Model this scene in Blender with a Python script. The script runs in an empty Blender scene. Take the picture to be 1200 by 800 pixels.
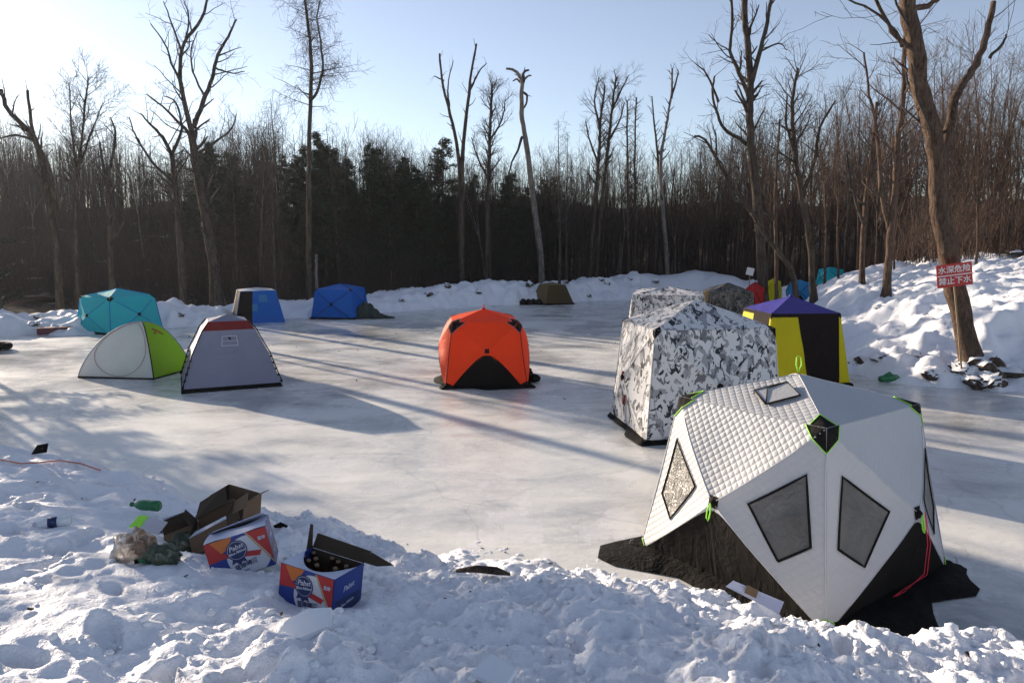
import bpy, math, random
import numpy as np
from mathutils import Vector, Matrix, Euler
sc = bpy.context.scene
COL = sc.collection
R = math.radians
PI = math.pi
rnd = random.Random(7)

# ------------------------------------------------------------------ camera
F = 867.0; CAMH = 3.16; PITCH = math.atan(118 / F)
cp, sp = math.cos(PITCH), math.sin(PITCH)
def ray(px, py):
    x = (px - 600) / F; v = -(py - 400) / F
    return (x, cp + v * sp, -sp + v * cp)
def G(px, py, z=0.0):
    d = ray(px, py); t = (z - CAMH) / d[2]
    return (d[0] * t, d[1] * t)
def AT(px, py, Y):
    d = ray(px, py); t = Y / d[1]
    return Vector((d[0] * t, Y, CAMH + d[2] * t))
cam_d = bpy.data.cameras.new('camera'); cam = bpy.data.objects.new('camera', cam_d); COL.objects.link(cam)
cam.location = (0, 0, CAMH); cam.rotation_euler = (R(90) - PITCH, 0, 0)
cam_d.sensor_width = 36; cam_d.lens = 36 * F / 1200; cam_d.clip_start = 0.05; cam_d.clip_end = 3000
sc.camera = cam

# ------------------------------------------------------------------ light
SUN_EL, SUN_AZ = 13.5, -47.0      # azimuth measured from +Y, negative = left
w = bpy.data.worlds.new('World'); sc.world = w; w.use_nodes = True
nt = w.node_tree; nt.nodes.clear()
sky = nt.nodes.new('ShaderNodeTexSky'); sky.sky_type = 'NISHITA'; sky.sun_disc = False
sky.sun_elevation = R(SUN_EL); sky.sun_rotation = R(SUN_AZ)
sky.air_density = 1.0; sky.dust_density = .28; sky.ozone_density = 3.2; sky.altitude = 300
bg = nt.nodes.new('ShaderNodeBackground'); bg.inputs[1].default_value = 0.081
out = nt.nodes.new('ShaderNodeOutputWorld')
hs = nt.nodes.new('ShaderNodeHueSaturation'); hs.inputs['Saturation'].default_value = .66; hs.inputs['Hue'].default_value = .508; nt.links.new(sky.outputs[0], hs.inputs['Color']); nt.links.new(hs.outputs[0], bg.inputs[0]); nt.links.new(bg.outputs[0], out.inputs[0])
ld = bpy.data.lights.new('sun', 'SUN'); ld.energy = 5.0; ld.angle = R(0.55); ld.color = (1.0, 0.835, 0.66)
lo = bpy.data.objects.new('sun', ld); COL.objects.link(lo)
sd = Vector((math.sin(R(SUN_AZ)) * math.cos(R(SUN_EL)), math.cos(R(SUN_AZ)) * math.cos(R(SUN_EL)), math.sin(R(SUN_EL))))
lo.rotation_euler = sd.to_track_quat('Z', 'Y').to_euler(); lo.location = (-20, 20, 20)
sc.view_settings.view_transform = 'Standard'; sc.view_settings.look = 'None'
sc.view_settings.gamma = 1.0; sc.view_settings.use_curve_mapping = False
sc.view_settings.exposure = 1.15
sc.render.engine = 'CYCLES'
sc.cycles.use_denoising = True
sc.cycles.max_bounces = 6; sc.cycles.diffuse_bounces = 3; sc.cycles.transparent_max_bounces = 6

# ------------------------------------------------------------------ materials
def mat(name, build):
    m = bpy.data.materials.new(name); m.use_nodes = True
    t = m.node_tree; t.nodes.clear()
    o = t.nodes.new('ShaderNodeOutputMaterial')
    class N: pass
    n = N(); n.t = t
    def new(kind, **kw):
        x = t.nodes.new(kind)
        for k, v in kw.items(): setattr(x, k, v)
        return x
    n.new = new; n.link = lambda a, b: t.links.new(a, b)
    def noise(scale, detail=4, rough=.55, vec=None, dist=0.0):
        x = new('ShaderNodeTexNoise'); x.inputs['Scale'].default_value = scale
        x.inputs['Detail'].default_value = detail; x.inputs['Roughness'].default_value = rough
        x.inputs['Distortion'].default_value = dist
        if vec is not None: t.links.new(vec, x.inputs['Vector'])
        return x.outputs[0]
    n.noise = noise
    def ramp(fac, stops, interp='LINEAR'):
        x = new('ShaderNodeValToRGB'); x.color_ramp.interpolation = interp
        el = x.color_ramp.elements
        while len(el) > 1: el.remove(el[0])
        el[0].position = stops[0][0]; el[0].color = col4(stops[0][1])
        for p, c in stops[1:]:
            e = el.new(p); e.color = col4(c)
        t.links.new(fac, x.inputs[0]); return x.outputs[0]
    n.ramp = ramp
    def coord(kind='Object', scale=(1, 1, 1), rot=(0, 0, 0)):
        c = new('ShaderNodeTexCoord'); mp = new('ShaderNodeMapping')
        mp.inputs['Scale'].default_value = scale; mp.inputs['Rotation'].default_value = rot
        t.links.new(c.outputs[kind], mp.inputs[0]); return mp.outputs[0]
    n.coord = coord
    def mix(f, a, b, mode='MIX'):
        x = new('ShaderNodeMix', data_type='RGBA', blend_type=mode)
        for s, val in ((x.inputs[0], f), (x.inputs[6], a), (x.inputs[7], b)):
            if hasattr(val, 'links') or isinstance(val, bpy.types.NodeSocket): t.links.new(val, s)
            elif isinstance(val, (int, float)): s.default_value = val
            else: s.default_value = col4(val)
        return x.outputs[2]
    n.mix = mix
    def math_(op, a, b=0.0, c=None):
        x = new('ShaderNodeMath', operation=op)
        for i, val in enumerate((a, b, c)):
            if val is None: continue
            if isinstance(val, bpy.types.NodeSocket): t.links.new(val, x.inputs[i])
            else: x.inputs[i].default_value = val
        return x.outputs[0]
    n.math = math_
    def bump(h, strength=.5, dist=.02, normal=None):
        x = new('ShaderNodeBump'); x.inputs['Strength'].default_value = strength
        x.inputs['Distance'].default_value = dist; t.links.new(h, x.inputs['Height'])
        if normal is not None: t.links.new(normal, x.inputs['Normal'])
        return x.outputs[0]
    n.bump = bump
    def princ(color, rough=.6, spec=.5, normal=None, **kw):
        x = new('ShaderNodeBsdfPrincipled')
        for s, val in (('Base Color', color), ('Roughness', rough), ('Specular IOR Level', spec)):
            if isinstance(val, bpy.types.NodeSocket): t.links.new(val, x.inputs[s])
            elif isinstance(val, (int, float)): x.inputs[s].default_value = val
            else: x.inputs[s].default_value = col4(val)
        for k, v in kw.items():
            x.inputs[k.replace('_', ' ')].default_value = v
        if normal is not None: t.links.new(normal, x.inputs['Normal'])
        return x.outputs[0]
    n.princ = princ
    sh = build(n)
    t.links.new(sh, o.inputs['Surface'])
    return m
def col4(c):
    if isinstance(c, (int, float)): return (c, c, c, 1)
    return (c[0], c[1], c[2], 1)

def m_snow(name, tint=(.83, .84, .865), dirt=.5, fine=1.0):
    def b(n):
        co = n.coord('Object')
        d = n.noise(1.1, 6, .65, co); d2 = n.noise(9, 5, .7, co); d3 = n.noise(38, 3, .6, co)
        f = n.math('MULTIPLY', n.ramp(d, [(.50, 0), (.72, 1)]), n.ramp(d2, [(.48, 0), (.68, 1)]))
        f = n.math('MULTIPLY', f, dirt)
        c = n.mix(f, tint, (.36, .29, .22))
        sp_ = n.ramp(n.noise(24, 2, .5, co), [(.735, 0), (.76, 1)])
        c = n.mix(n.math('MULTIPLY', sp_, .55 * dirt), c, (.10, .08, .06))
        h = n.math('ADD', n.math('MULTIPLY', d2, .6), n.math('MULTIPLY', d3, .35 * fine))
        nr = n.bump(h, .55, .05)
        nr = n.bump(n.noise(160, 2, .6, co), .35, .006, nr)
        return n.princ(c, .55, .35, nr)
    return mat(name, b)
M = {}
M['snow'] = m_snow('snow', dirt=.7)
M['snow_far'] = m_snow('snow_far', dirt=.5, fine=.5)
M['snow_clean'] = m_snow('snow_clean', tint=(.84, .85, .87), dirt=.1)
def b_ice(n):
    co = n.coord('Object'); st = n.coord('Object', (.5, 1.0, 1), (0, 0, R(-40)))
    big = n.noise(.28, 5, .6, co, .4); mid = n.noise(1.2, 6, .65, st, .6); fine = n.noise(7, 5, .7, co); g = n.noise(60, 3, .7, co)
    f = n.math('ADD', n.math('MULTIPLY', big, .55), n.math('MULTIPLY', mid, .45))
    c = n.ramp(f, [(.36, (.30, .315, .32)), (.42, (.48, .48, .47)), (.49, (.65, .645, .61)), (.57, (.75, .74, .69)), (.68, (.82, .81, .76))])
    c = n.mix(n.math('MULTIPLY', n.ramp(fine, [(.5, 0), (.7, 1)]), .30), c, (.82, .82, .82))
    dr = n.ramp(n.noise(2.6, 5, .7, co), [(.62, 0), (.74, 1)])
    c = n.mix(n.math('MULTIPLY', dr, .34), c, (.38, .31, .23))
    wp = n.ramp(n.noise(.9, 6, .7, n.coord('Object', (1, .55, 1), (0, 0, R(25))), .3), [(.535, 0), (.57, 1)])
    c = n.mix(n.math('MULTIPLY', wp, .40), c, (.83, .82, .81))
    vo = n.new('ShaderNodeTexVoronoi', feature='DISTANCE_TO_EDGE'); vo.inputs['Scale'].default_value = .33
    wv = n.new('ShaderNodeVectorMath', operation='ADD')
    nz = n.new('ShaderNodeTexNoise'); nz.inputs['Scale'].default_value = .8; nz.inputs['Detail'].default_value = 4
    n.link(co, nz.inputs['Vector']); n.link(co, wv.inputs[0]); n.link(nz.outputs['Color'], wv.inputs[1]); n.link(wv.outputs[0], vo.inputs['Vector'])
    cr = n.ramp(vo.outputs[0], [(.0, 1), (.006, 0)])
    c = n.mix(n.math('MULTIPLY', cr, .35), c, (.30, .33, .35))
    ro = n.ramp(f, [(.38, .10), (.60, .40)])
    h = n.math('ADD', n.math('MULTIPLY', fine, .5), n.math('ADD', n.math('MULTIPLY', g, .12), n.math('MULTIPLY', mid, .9)))
    return n.princ(c, ro, .5, n.bump(n.noise(26, 5, .75, st), .12, .01, n.bump(h, .34, .03)))
M['ice'] = mat('ice', b_ice)
def b_litter(n):
    co = n.coord('Object')
    f = n.noise(.7, 6, .7, co); g = n.noise(14, 5, .7, co)
    c = n.ramp(g, [(.3, (.028, .022, .018)), (.5, (.062, .05, .040)), (.7, (.12, .10, .08))])
    sn = n.ramp(f, [(.60, 0), (.66, 1)])
    c = n.mix(n.math('MULTIPLY', sn, .55), c, (.7, .71, .74))
    return n.princ(c, .95, .1, n.bump(g, .8, .08))
M['litter'] = mat('litter', b_litter)

def m_bark(name, c0, c1, sc_=9):
    def b(n):
        co = n.coord('Object', (1, 1, .22))
        a = n.noise(sc_, 6, .75, co, .6); g = n.noise(sc_ * 6, 3, .6, co)
        lic = n.ramp(n.noise(1.6, 5, .7, n.coord('Object')), [(.55, 0), (.7, 1)])
        c = n.ramp(a, [(.35, c0), (.62, c1)])
        c = n.mix(n.math('MULTIPLY', lic, .35), c, tuple(min(1, x * 1.6) for x in c1))
        h = n.math('ADD', a, n.math('MULTIPLY', g, .3))
        return n.princ(c, .95, .04, n.bump(h, 1.0, .05))
    return mat(name, b)
M['bark'] = m_bark('bark', (.035, .026, .02), (.12, .095, .075))
M['bark_warm'] = m_bark('bark_warm', (.04, .028, .02), (.16, .112, .084), 17)
M['bark_pale'] = m_bark('bark_pale', (.12, .10, .085), (.30, .26, .225))
M['twig'] = m_bark('twig', (.045, .037, .032), (.10, .084, .073))
M['twig_red'] = m_bark('twig_red', (.075, .05, .04), (.16, .112, .088))
def b_needle(n):
    a = n.noise(3, 4, .6, n.coord('Object'))
    return n.princ(n.ramp(a, [(.3, (.025, .034, .02)), (.7, (.06, .072, .042))]), .8, .2)
M['needle'] = mat('needle', b_needle)
def b_leafdead(n):
    a = n.noise(3, 4, .6, n.coord('Object'))
    return n.princ(n.ramp(a, [(.3, (.10, .042, .022)), (.7, (.19, .09, .045))]), .8, .2)
M['dead_leaf'] = mat('dead_leaf', b_leafdead)

def m_fabric(name, c, rough=.62, trans=.18, wr=.5, tc=None, var=.2):
    def b(n):
        co = n.coord('Object')
        a = n.noise(2.2, 4, .6, co, .5); g = n.noise(9, 3, .6, co, 1.2)
        cc = n.mix(n.math('MULTIPLY', n.ramp(a, [(.35, 0), (.7, 1)]), var), c, tuple(x * .55 for x in c))
        dust = n.ramp(n.noise(5, 6, .75, co), [(.55, 0), (.75, 1)])
        cc = n.mix(n.math('MULTIPLY', dust, .07 if max(c) > .05 else .02), cc, (.6, .57, .52))
        nr = n.bump(n.math('ADD', n.math('MULTIPLY', a, 1.2), n.math('MULTIPLY', g, .45)), min(1, wr * 1.35), .04)
        wk = n.noise(5.5, 3, .55, n.coord('Object', (1, 1, .28), (0, R(20), R(30))), 2.2); nr = n.bump(wk, .45, .03, nr)
        s = n.princ(cc, rough if max(c) > .03 else .85, .35 if max(c) > .03 else .12, nr)
        if trans > 0:
            tr = n.new('ShaderNodeBsdfTranslucent'); tr.inputs[0].default_value = col4(tc or c)
            mx = n.new('ShaderNodeMixShader'); mx.inputs[0].default_value = min(.5, trans * 1.6)
            n.link(s, mx.inputs[1]); n.link(tr.outputs[0], mx.inputs[2]); return mx.outputs[0]
        return s
    return mat(name, b)
def m_quilt(name, c, cell=.075, qs=.6, ql=.12):
    def b(n):
        tcn = n.new('ShaderNodeUVMap'); mp = n.new('ShaderNodeMapping'); mp.inputs['Rotation'].default_value = (0, 0, R(45))
        k = 1 / cell; mp.inputs['Scale'].default_value = (k, k, 1)
        n.link(tcn.outputs[0], mp.inputs[0])
        sx = n.new('ShaderNodeSeparateXYZ'); n.link(mp.outputs[0], sx.inputs[0])
        fx = n.math('ABSOLUTE', n.math('SINE', n.math('MULTIPLY', sx.outputs[0], PI)))
        fy = n.math('ABSOLUTE', n.math('SINE', n.math('MULTIPLY', sx.outputs[1], PI)))
        h = n.math('POWER', n.math('MULTIPLY', fx, fy), .42)
        co = n.coord('Object'); a = n.noise(2.2, 4, .6, co, .5); g = n.noise(16, 3, .6, co, 1.2)
        cc = n.mix(n.math('MULTIPLY', n.ramp(h, [(.15, 1), (.5, 0)]), ql), c, tuple(x * .5 for x in c))
        cc = n.mix(n.math('MULTIPLY', n.ramp(a, [(.4, 0), (.7, 1)]), .10), cc, tuple(x * .6 for x in c))
        nr = n.bump(h, qs, .02)
        nr = n.bump(n.math('ADD', a, n.math('MULTIPLY', g, .35)), .4, .02, nr)
        s = n.princ(cc, .5, .4, nr)
        tr = n.new('ShaderNodeBsdfTranslucent'); tr.inputs[0].default_value = col4(c)
        mx = n.new('ShaderNodeMixShader'); mx.inputs[0].default_value = .1
        n.link(s, mx.inputs[1]); n.link(tr.outputs[0], mx.inputs[2]); return mx.outputs[0]
    return mat(name, b)
def m_camo(name, cols, scale=5.5, stretch=.6):
    def b(n):
        co = n.new('ShaderNodeUVMap').outputs[0]
        mp = n.new('ShaderNodeMapping'); mp.inputs['Scale'].default_value = (1, stretch, 1); n.link(co, mp.inputs[0])
        v = mp.outputs[0]
        a = n.noise(scale, 2.2, .5, v, .7)
        mp2 = n.new('ShaderNodeMapping'); mp2.inputs['Location'].default_value = (7.3, 3.1, 2); mp2.inputs['Scale'].default_value = (1.2, 1, 1); n.link(v, mp2.inputs[0])
        g = n.noise(scale * 1.3, 2.5, .6, mp2.outputs[0], .8)
        c = n.ramp(a, [(0, cols[3]), (.455, cols[0])], 'CONSTANT')
        c = n.mix(n.ramp(g, [(0, 0), (.575, 1)], 'CONSTANT'), c, cols[2])
        mp3 = n.new('ShaderNodeMapping'); mp3.inputs['Location'].default_value = (1.3, 9.1, 5); n.link(v, mp3.inputs[0])
        c = n.mix(n.ramp(n.noise(scale * 1.5, 2, .6, mp3.outputs[0], .9), [(0, 0), (.60, 1)], 'CONSTANT'), c, cols[1])
        c = n.mix(n.ramp(n.noise(scale * 2.6, 2, .6, v, .6), [(0, 0), (.64, 1)], 'CONSTANT'), c, cols[0])
        w_ = n.noise(2.2, 4, .6, n.coord('Object'), .5)
        return n.princ(c, .6, .3, n.bump(w_, .5, .04))
    return mat(name, b)
def m_plain(name, c, rough=.5, spec=.5, var=.15, **kw):
    def b(n):
        co = n.coord('Object'); a = n.noise(14, 4, .6, co)
        cc = n.mix(n.math('MULTIPLY', a, var), c, tuple(x * .45 for x in c))
        return n.princ(cc, rough, spec, n.bump(a, .25, .006), **kw)
    return mat(name, b)
M['quilt_white'] = m_quilt('quilt_white', (.50, .505, .515), .060, .36, .12); M['quilt_shaded'] = m_quilt('quilt_shaded', (.50, .51, .53), .064, .13, .04)  # second copy carries shade in its colour: bluer, with fainter seam lines
M['fab_white'] = m_fabric('fab_white', (.70, .71, .73), trans=.12)
M['fab_black'] = m_fabric('fab_black', (.012, .0105, .0095), trans=0, wr=.25, rough=.55)
M['fab_skirt'] = m_fabric('fab_skirt', (.009, .008, .0075), trans=0, rough=.42, wr=.9)
M['mesh_window'] = m_fabric('mesh_window', (.17, .168, .16), trans=.1, rough=.3, wr=1.0, var=.95)  # tone variation paints in the light and dark of crinkled panes
M['fab_orange'] = m_fabric('fab_orange', (.84, .105, .018), trans=.30)
M['fab_red'] = m_fabric('fab_red', (.62, .03, .028), trans=.25)
M['fab_darkred'] = m_fabric('fab_darkred', (.27, .035, .03), trans=.2)
M['fab_cyan'] = m_fabric('fab_cyan', (.03, .56, .64), trans=.25)
M['fab_grey'] = m_fabric('fab_grey', (.275, .29, .375), trans=.14)
M['fab_blue'] = m_fabric('fab_blue', (.003, .17, .62), trans=.25)
M['fab_skyblue'] = m_fabric('fab_skyblue', (.05, .32, .60), trans=.25)
M['fab_green'] = m_fabric('fab_green', (.24, .44, .03), trans=.3)
M['fab_purple'] = m_fabric('fab_purple', (.07, .055, .36), trans=.2, rough=.4)
M['fab_yellow'] = m_fabric('fab_yellow', (.72, .66, .01), trans=.3)
M['fab_olive'] = m_fabric('fab_olive', (.11, .075, .025), trans=.2)
M['fab_tan'] = m_fabric('fab_tan', (.34, .25, .12), trans=.3)
M['fab_brown'] = m_fabric('fab_brown', (.017, .012, .011), trans=.05)
M['lime'] = m_plain('lime', (.35, .85, .05), .5)
M['cord_red'] = m_plain('cord_red', (.75, .03, .06), .5)
M['cord_orange'] = m_plain('cord_orange', (.65, .16, .05), .6)
M['camo'] = m_camo('camo', [(.66, .65, .64), (.03, .03, .034), (.16, .155, .16), (.33, .325, .335)])
M['camo_dark'] = m_camo('camo_dark', [(.10, .09, .075), (.02, .02, .018), (.06, .055, .04), (.19, .16, .13)], 5, .7)
M['slab_ice'] = m_plain('slab_ice', (.74, .78, .82), .35, .5, .2)
M['metal'] = m_plain('metal', (.5, .5, .5), .35, Metallic=.9)
M['stick'] = m_plain('stick', (.30, .21, .12), .8)

# ------------------------------------------------------------------ mesh helpers
def mesh_np(name, V, Fq, m=None, parent=None, uv=None, smooth=True):
    """V (n,3) array; Fq list of index tuples or an (m,4)/(m,3) array"""
    me = bpy.data.meshes.new(name)
    V = np.asarray(V, dtype=np.float32).reshape(-1, 3)
    if isinstance(Fq, np.ndarray):
        k = Fq.shape[1]; nf = len(Fq)
        me.vertices.add(len(V)); me.vertices.foreach_set('co', V.ravel())
        me.loops.add(nf * k); me.loops.foreach_set('vertex_index', Fq.astype(np.int32).ravel())
        me.polygons.add(nf); me.polygons.foreach_set('loop_start', np.arange(0, nf * k, k, dtype=np.int32))
        me.update(calc_edges=True)
    else:
        me.from_pydata(V.tolist(), [], Fq); me.update()
    if uv is not None:
        ul = me.uv_layers.new(name='UVMap')
        li = np.empty(len(me.loops), dtype=np.int32); me.loops.foreach_get('vertex_index', li)
        ul.data.foreach_set('uv', np.asarray(uv, dtype=np.float32)[li].ravel())
    if smooth: me.polygons.foreach_set('use_smooth', np.ones(len(me.polygons), dtype=bool))
    o = bpy.data.objects.new(name, me); COL.objects.link(o)
    if m: me.materials.append(M[m] if isinstance(m, str) else m)
    if parent: o.parent = parent
    return o
def thing(name, label, cat, loc=(0, 0, 0), rz=0, group=None, rot=None):
    o = bpy.data.objects.new(name, None); COL.objects.link(o); o.empty_display_size = .2
    o.location = loc; o.rotation_euler = rot if rot else (0, 0, rz)
    o['label'] = label; o['category'] = cat
    if group: o['group'] = group
    return o
def tag(o, label, cat, group=None, kind=None):
    if label: o['label'] = label
    if cat: o['category'] = cat
    if group: o['group'] = group
    if kind: o['kind'] = kind
    return o
class MB:
    def __init__(s): s.v = []; s.f = []
    def add(s, vs, fs):
        b = len(s.v); s.v += [tuple(p) for p in vs]; s.f += [tuple(i + b for i in q) for q in fs]
    def tube(s, pts, rad, sides=6, cap=True):
        pts = [Vector(p) for p in pts]; n = len(pts)
        if isinstance(rad, (int, float)): rad = [rad] * n
        b = len(s.v)
        d = (pts[1] - pts[0]).normalized(); a = d.orthogonal().normalized()
        for i, p in enumerate(pts):
            if i: d2 = (pts[min(i + 1, n - 1)] - pts[i - 1]); d = d2.normalized() if d2.length > 1e-9 else d
            a = (a - d * a.dot(d)).normalized(); c = d.cross(a); r = rad[i]
            for k in range(sides):
                t = 2 * PI * k / sides; q = p + a * (math.cos(t) * r) + c * (math.sin(t) * r)
                s.v.append((q.x, q.y, q.z))
        for i in range(n - 1):
            for k in range(sides):
                k2 = (k + 1) % sides
                s.f.append((b + i * sides + k, b + i * sides + k2, b + (i + 1) * sides + k2, b + (i + 1) * sides + k))
        if cap:
            s.f.append(tuple(b + k for k in range(sides))[::-1]); s.f.append(tuple(b + (n - 1) * sides + k for k in range(sides)))
    def box(s, c, sz, mtx=None):
        x, y, z = (q / 2 for q in sz); vs = [Vector((sx * x, sy * y, sz_ * z)) for sx in (-1, 1) for sy in (-1, 1) for sz_ in (-1, 1)]
        vs = [(mtx @ v if mtx else v) + Vector(c) for v in vs]
        s.add(vs, [(0, 1, 3, 2), (4, 6, 7, 5), (0, 4, 5, 1), (2, 3, 7, 6), (0, 2, 6, 4), (1, 5, 7, 3)])
    def slab(s, quad, th):
        a, b, c, d = (Vector(q) for q in quad); n = (b - a).cross(d - a).normalized() * th
        vs = [a, b, c, d, a + n, b + n, c + n, d + n]
        s.add(vs, [(3, 2, 1, 0), (4, 5, 6, 7), (0, 1, 5, 4), (1, 2, 6, 5), (2, 3, 7, 6), (3, 0, 4, 7)])
    def lathe(s, prof, c=(0, 0, 0), n=16, mtx=None):
        b = len(s.v); c = Vector(c)
        for r, z in prof:
            for k in range(n):
                t = 2 * PI * k / n; p = Vector((r * math.cos(t), r * math.sin(t), z))
                if mtx: p = mtx @ p
                s.v.append(tuple(p + c))
        for i in range(len(prof) - 1):
            for k in range(n):
                k2 = (k + 1) % n; s.f.append((b + i * n + k, b + i * n + k2, b + (i + 1) * n + k2, b + (i + 1) * n + k))
        s.f.append(tuple(b + k for k in range(n))[::-1]); s.f.append(tuple(b + (len(prof) - 1) * n + k for k in range(n)))
    def build(s, name, m, parent=None, smooth=False):
        return mesh_np(name, np.array(s.v), s.f, m, parent, smooth=smooth)
def dup(o, loc=None, rz=None, scale=None, label=None, name=None):
    c = o.copy(); COL.objects.link(c)
    if loc is not None: c.location = loc
    if rz is not None: c.rotation_euler = (c.rotation_euler[0], c.rotation_euler[1], rz)
    if scale is not None: c.scale = scale if hasattr(scale, '__len__') else (scale,) * 3
    if label: c['label'] = label
    for ch in list(CH.get(o.name, [])):
        d = ch.copy(); COL.objects.link(d); d.parent = c
    return c
CH = {}

# ------------------------------------------------------------------ numpy noise
def _h(ix, iy, s):
    n = (ix.astype(np.int64) * 374761393 + iy.astype(np.int64) * 668265263 + s * 974634777) & 0xffffffff
    n = ((n ^ (n >> 13)) * 1274126177) & 0xffffffff
    return ((n ^ (n >> 16)) & 0xffffff) / float(0xffffff)
def vnoise(x, y, s=0):
    ix = np.floor(x); iy = np.floor(y); fx = x - ix; fy = y - iy
    fx = fx * fx * fx * (fx * (fx * 6 - 15) + 10); fy = fy * fy * fy * (fy * (fy * 6 - 15) + 10)
    a = _h(ix, iy, s); b = _h(ix + 1, iy, s); c = _h(ix, iy + 1, s); d = _h(ix + 1, iy + 1, s)
    return (a + (b - a) * fx + (c - a) * fy + (a - b - c + d) * fx * fy) * 2 - 1
def fbm(x, y, o=4, s=0, g=.5):
    t = 0; a = 1.0
    for i in range(o):
        t = t + a * vnoise(x, y, s + i); c_, s_ = .8, .6
        x, y = (x * c_ - y * s_) * 2.03, (x * s_ + y * c_) * 2.03; a *= g
    return t
def domes(x, y, cell, s=0, dens=.8, rmin=.35, rmax=.75):
    """rounded lumps: max over random spheres"""
    u = x / cell; v = y / cell; ix = np.floor(u); iy = np.floor(v); best = np.zeros_like(x)
    for dx in (-1, 0, 1):
        for dy in (-1, 0, 1):
            cx = ix + dx; cy = iy + dy
            px_ = cx + _h(cx, cy, s); py_ = cy + _h(cx, cy, s + 1); r = rmin + (rmax - rmin) * _h(cx, cy, s + 2)
            on = _h(cx, cy, s + 3) < dens
            d2 = ((u - px_) ** 2 + (v - py_) ** 2) / (r * r)
            best = np.maximum(best, np.where(on, np.sqrt(np.clip(1 - d2, 0, 1)) * r, 0))
    return best * cell

# ------------------------------------------------------------------ terrain
SHORE = [(-6.9, 9.75), (-5.6, 9.45), (-4.4, 8.8), (-3.45, 8.15), (-1.85, 7.35), (-.3, 6.5), (.75, 6.25), (1.4, 5.9), (2.05, 5.65), (3.0, 5.3), (3.8, 5.1), (6, 4.6), (9, 4.2),
         (14, 5.5), (15, 9), (13.2, 13), (10.9, 15.1), (9.6, 15.7), (8.3, 16.4), (8.0, 17.6), (8.8, 20), (8.5, 23), (8.1, 25), (8.7, 29), (10.2, 34), (11.6, 39), (10.5, 42), (8.5, 41.5),
         (5.0, 39.2), (.9, 37.3), (-3, 34.8), (-5.8, 32.4), (-9.4, 30), (-12.2, 27), (-14.5, 25.2), (-17.5, 24.6), (-18.5, 22), (-15.5, 18), (-11.8, 13.5), (-9, 10.8)]
SH = np.array(SHORE)
def sdist(x, y):
    """>0 outside the pond (on land)"""
    best = np.full(x.shape, 1e9); ins = np.zeros(x.shape, bool); n = len(SH)
    for i in range(n):
        ax, ay = SH[i]; bx, by = SH[(i + 1) % n]
        ex, ey = bx - ax, by - ay; L = ex * ex + ey * ey
        t = np.clip(((x - ax) * ex + (y - ay) * ey) / L, 0, 1)
        best = np.minimum(best, (x - ax - t * ex) ** 2 + (y - ay - t * ey) ** 2)
        c = ((ay > y) != (by > y)) & (x < (bx - ax) * (y - ay) / ((by - ay) if by != ay else 1e-9) + ax)
        ins ^= c
    d = np.sqrt(best); return np.where(ins, -d, d)
def sstep(a, b, x):
    t = np.clip((x - a) / (b - a), 0, 1); return t * t * (3 - 2 * t)
_fr = random.Random(12); FEET = []
for (ax, ay, bx, by, n_) in ((-3.6, 2.4, -2.6, 6.8, 9), (-.9, 2.3, -3.9, 5.6, 9), (-2.0, 2.2, -1.6, 3.6, 4), (-4.6, 4.0, -4.2, 7.2, 7), (.6, 2.2, 1.9, 4.2, 5), (-2.9, 3.2, -.2, 3.0, 6)):
    L_ = math.hypot(bx - ax, by - ay); dx_, dy_ = (bx - ax) / L_, (by - ay) / L_
    for k_ in range(n_):
        f_ = k_ / (n_ - 1); sd_ = .10 * (1 if k_ % 2 else -1); FEET.append((ax + (bx - ax) * f_ - dy_ * sd_ + _fr.uniform(-.06, .06), ay + (by - ay) * f_ + dx_ * sd_ + _fr.uniform(-.06, .06), math.atan2(dy_, dx_) + _fr.uniform(-.3, .3), _fr.uniform(.035, .06)))
def foot(x, y):
    t = np.zeros_like(x)
    for (fx_, fy_, a_, dep) in FEET:
        ca, sa = math.cos(a_), math.sin(a_); u = (x - fx_) * ca + (y - fy_) * sa; v = -(x - fx_) * sa + (y - fy_) * ca
        r = np.sqrt((u / .155) ** 2 + (v / (.058 + .012 * np.tanh(u * 12))) ** 2)
        t = t + dep * (1 - sstep(.75, 1.08, r)) - .35 * dep * np.exp(-((r - 1.3) / .22) ** 2)
    return t
C1 = G(376, 690, 1.1); C2 = G(284, 650, 1.0)
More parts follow.
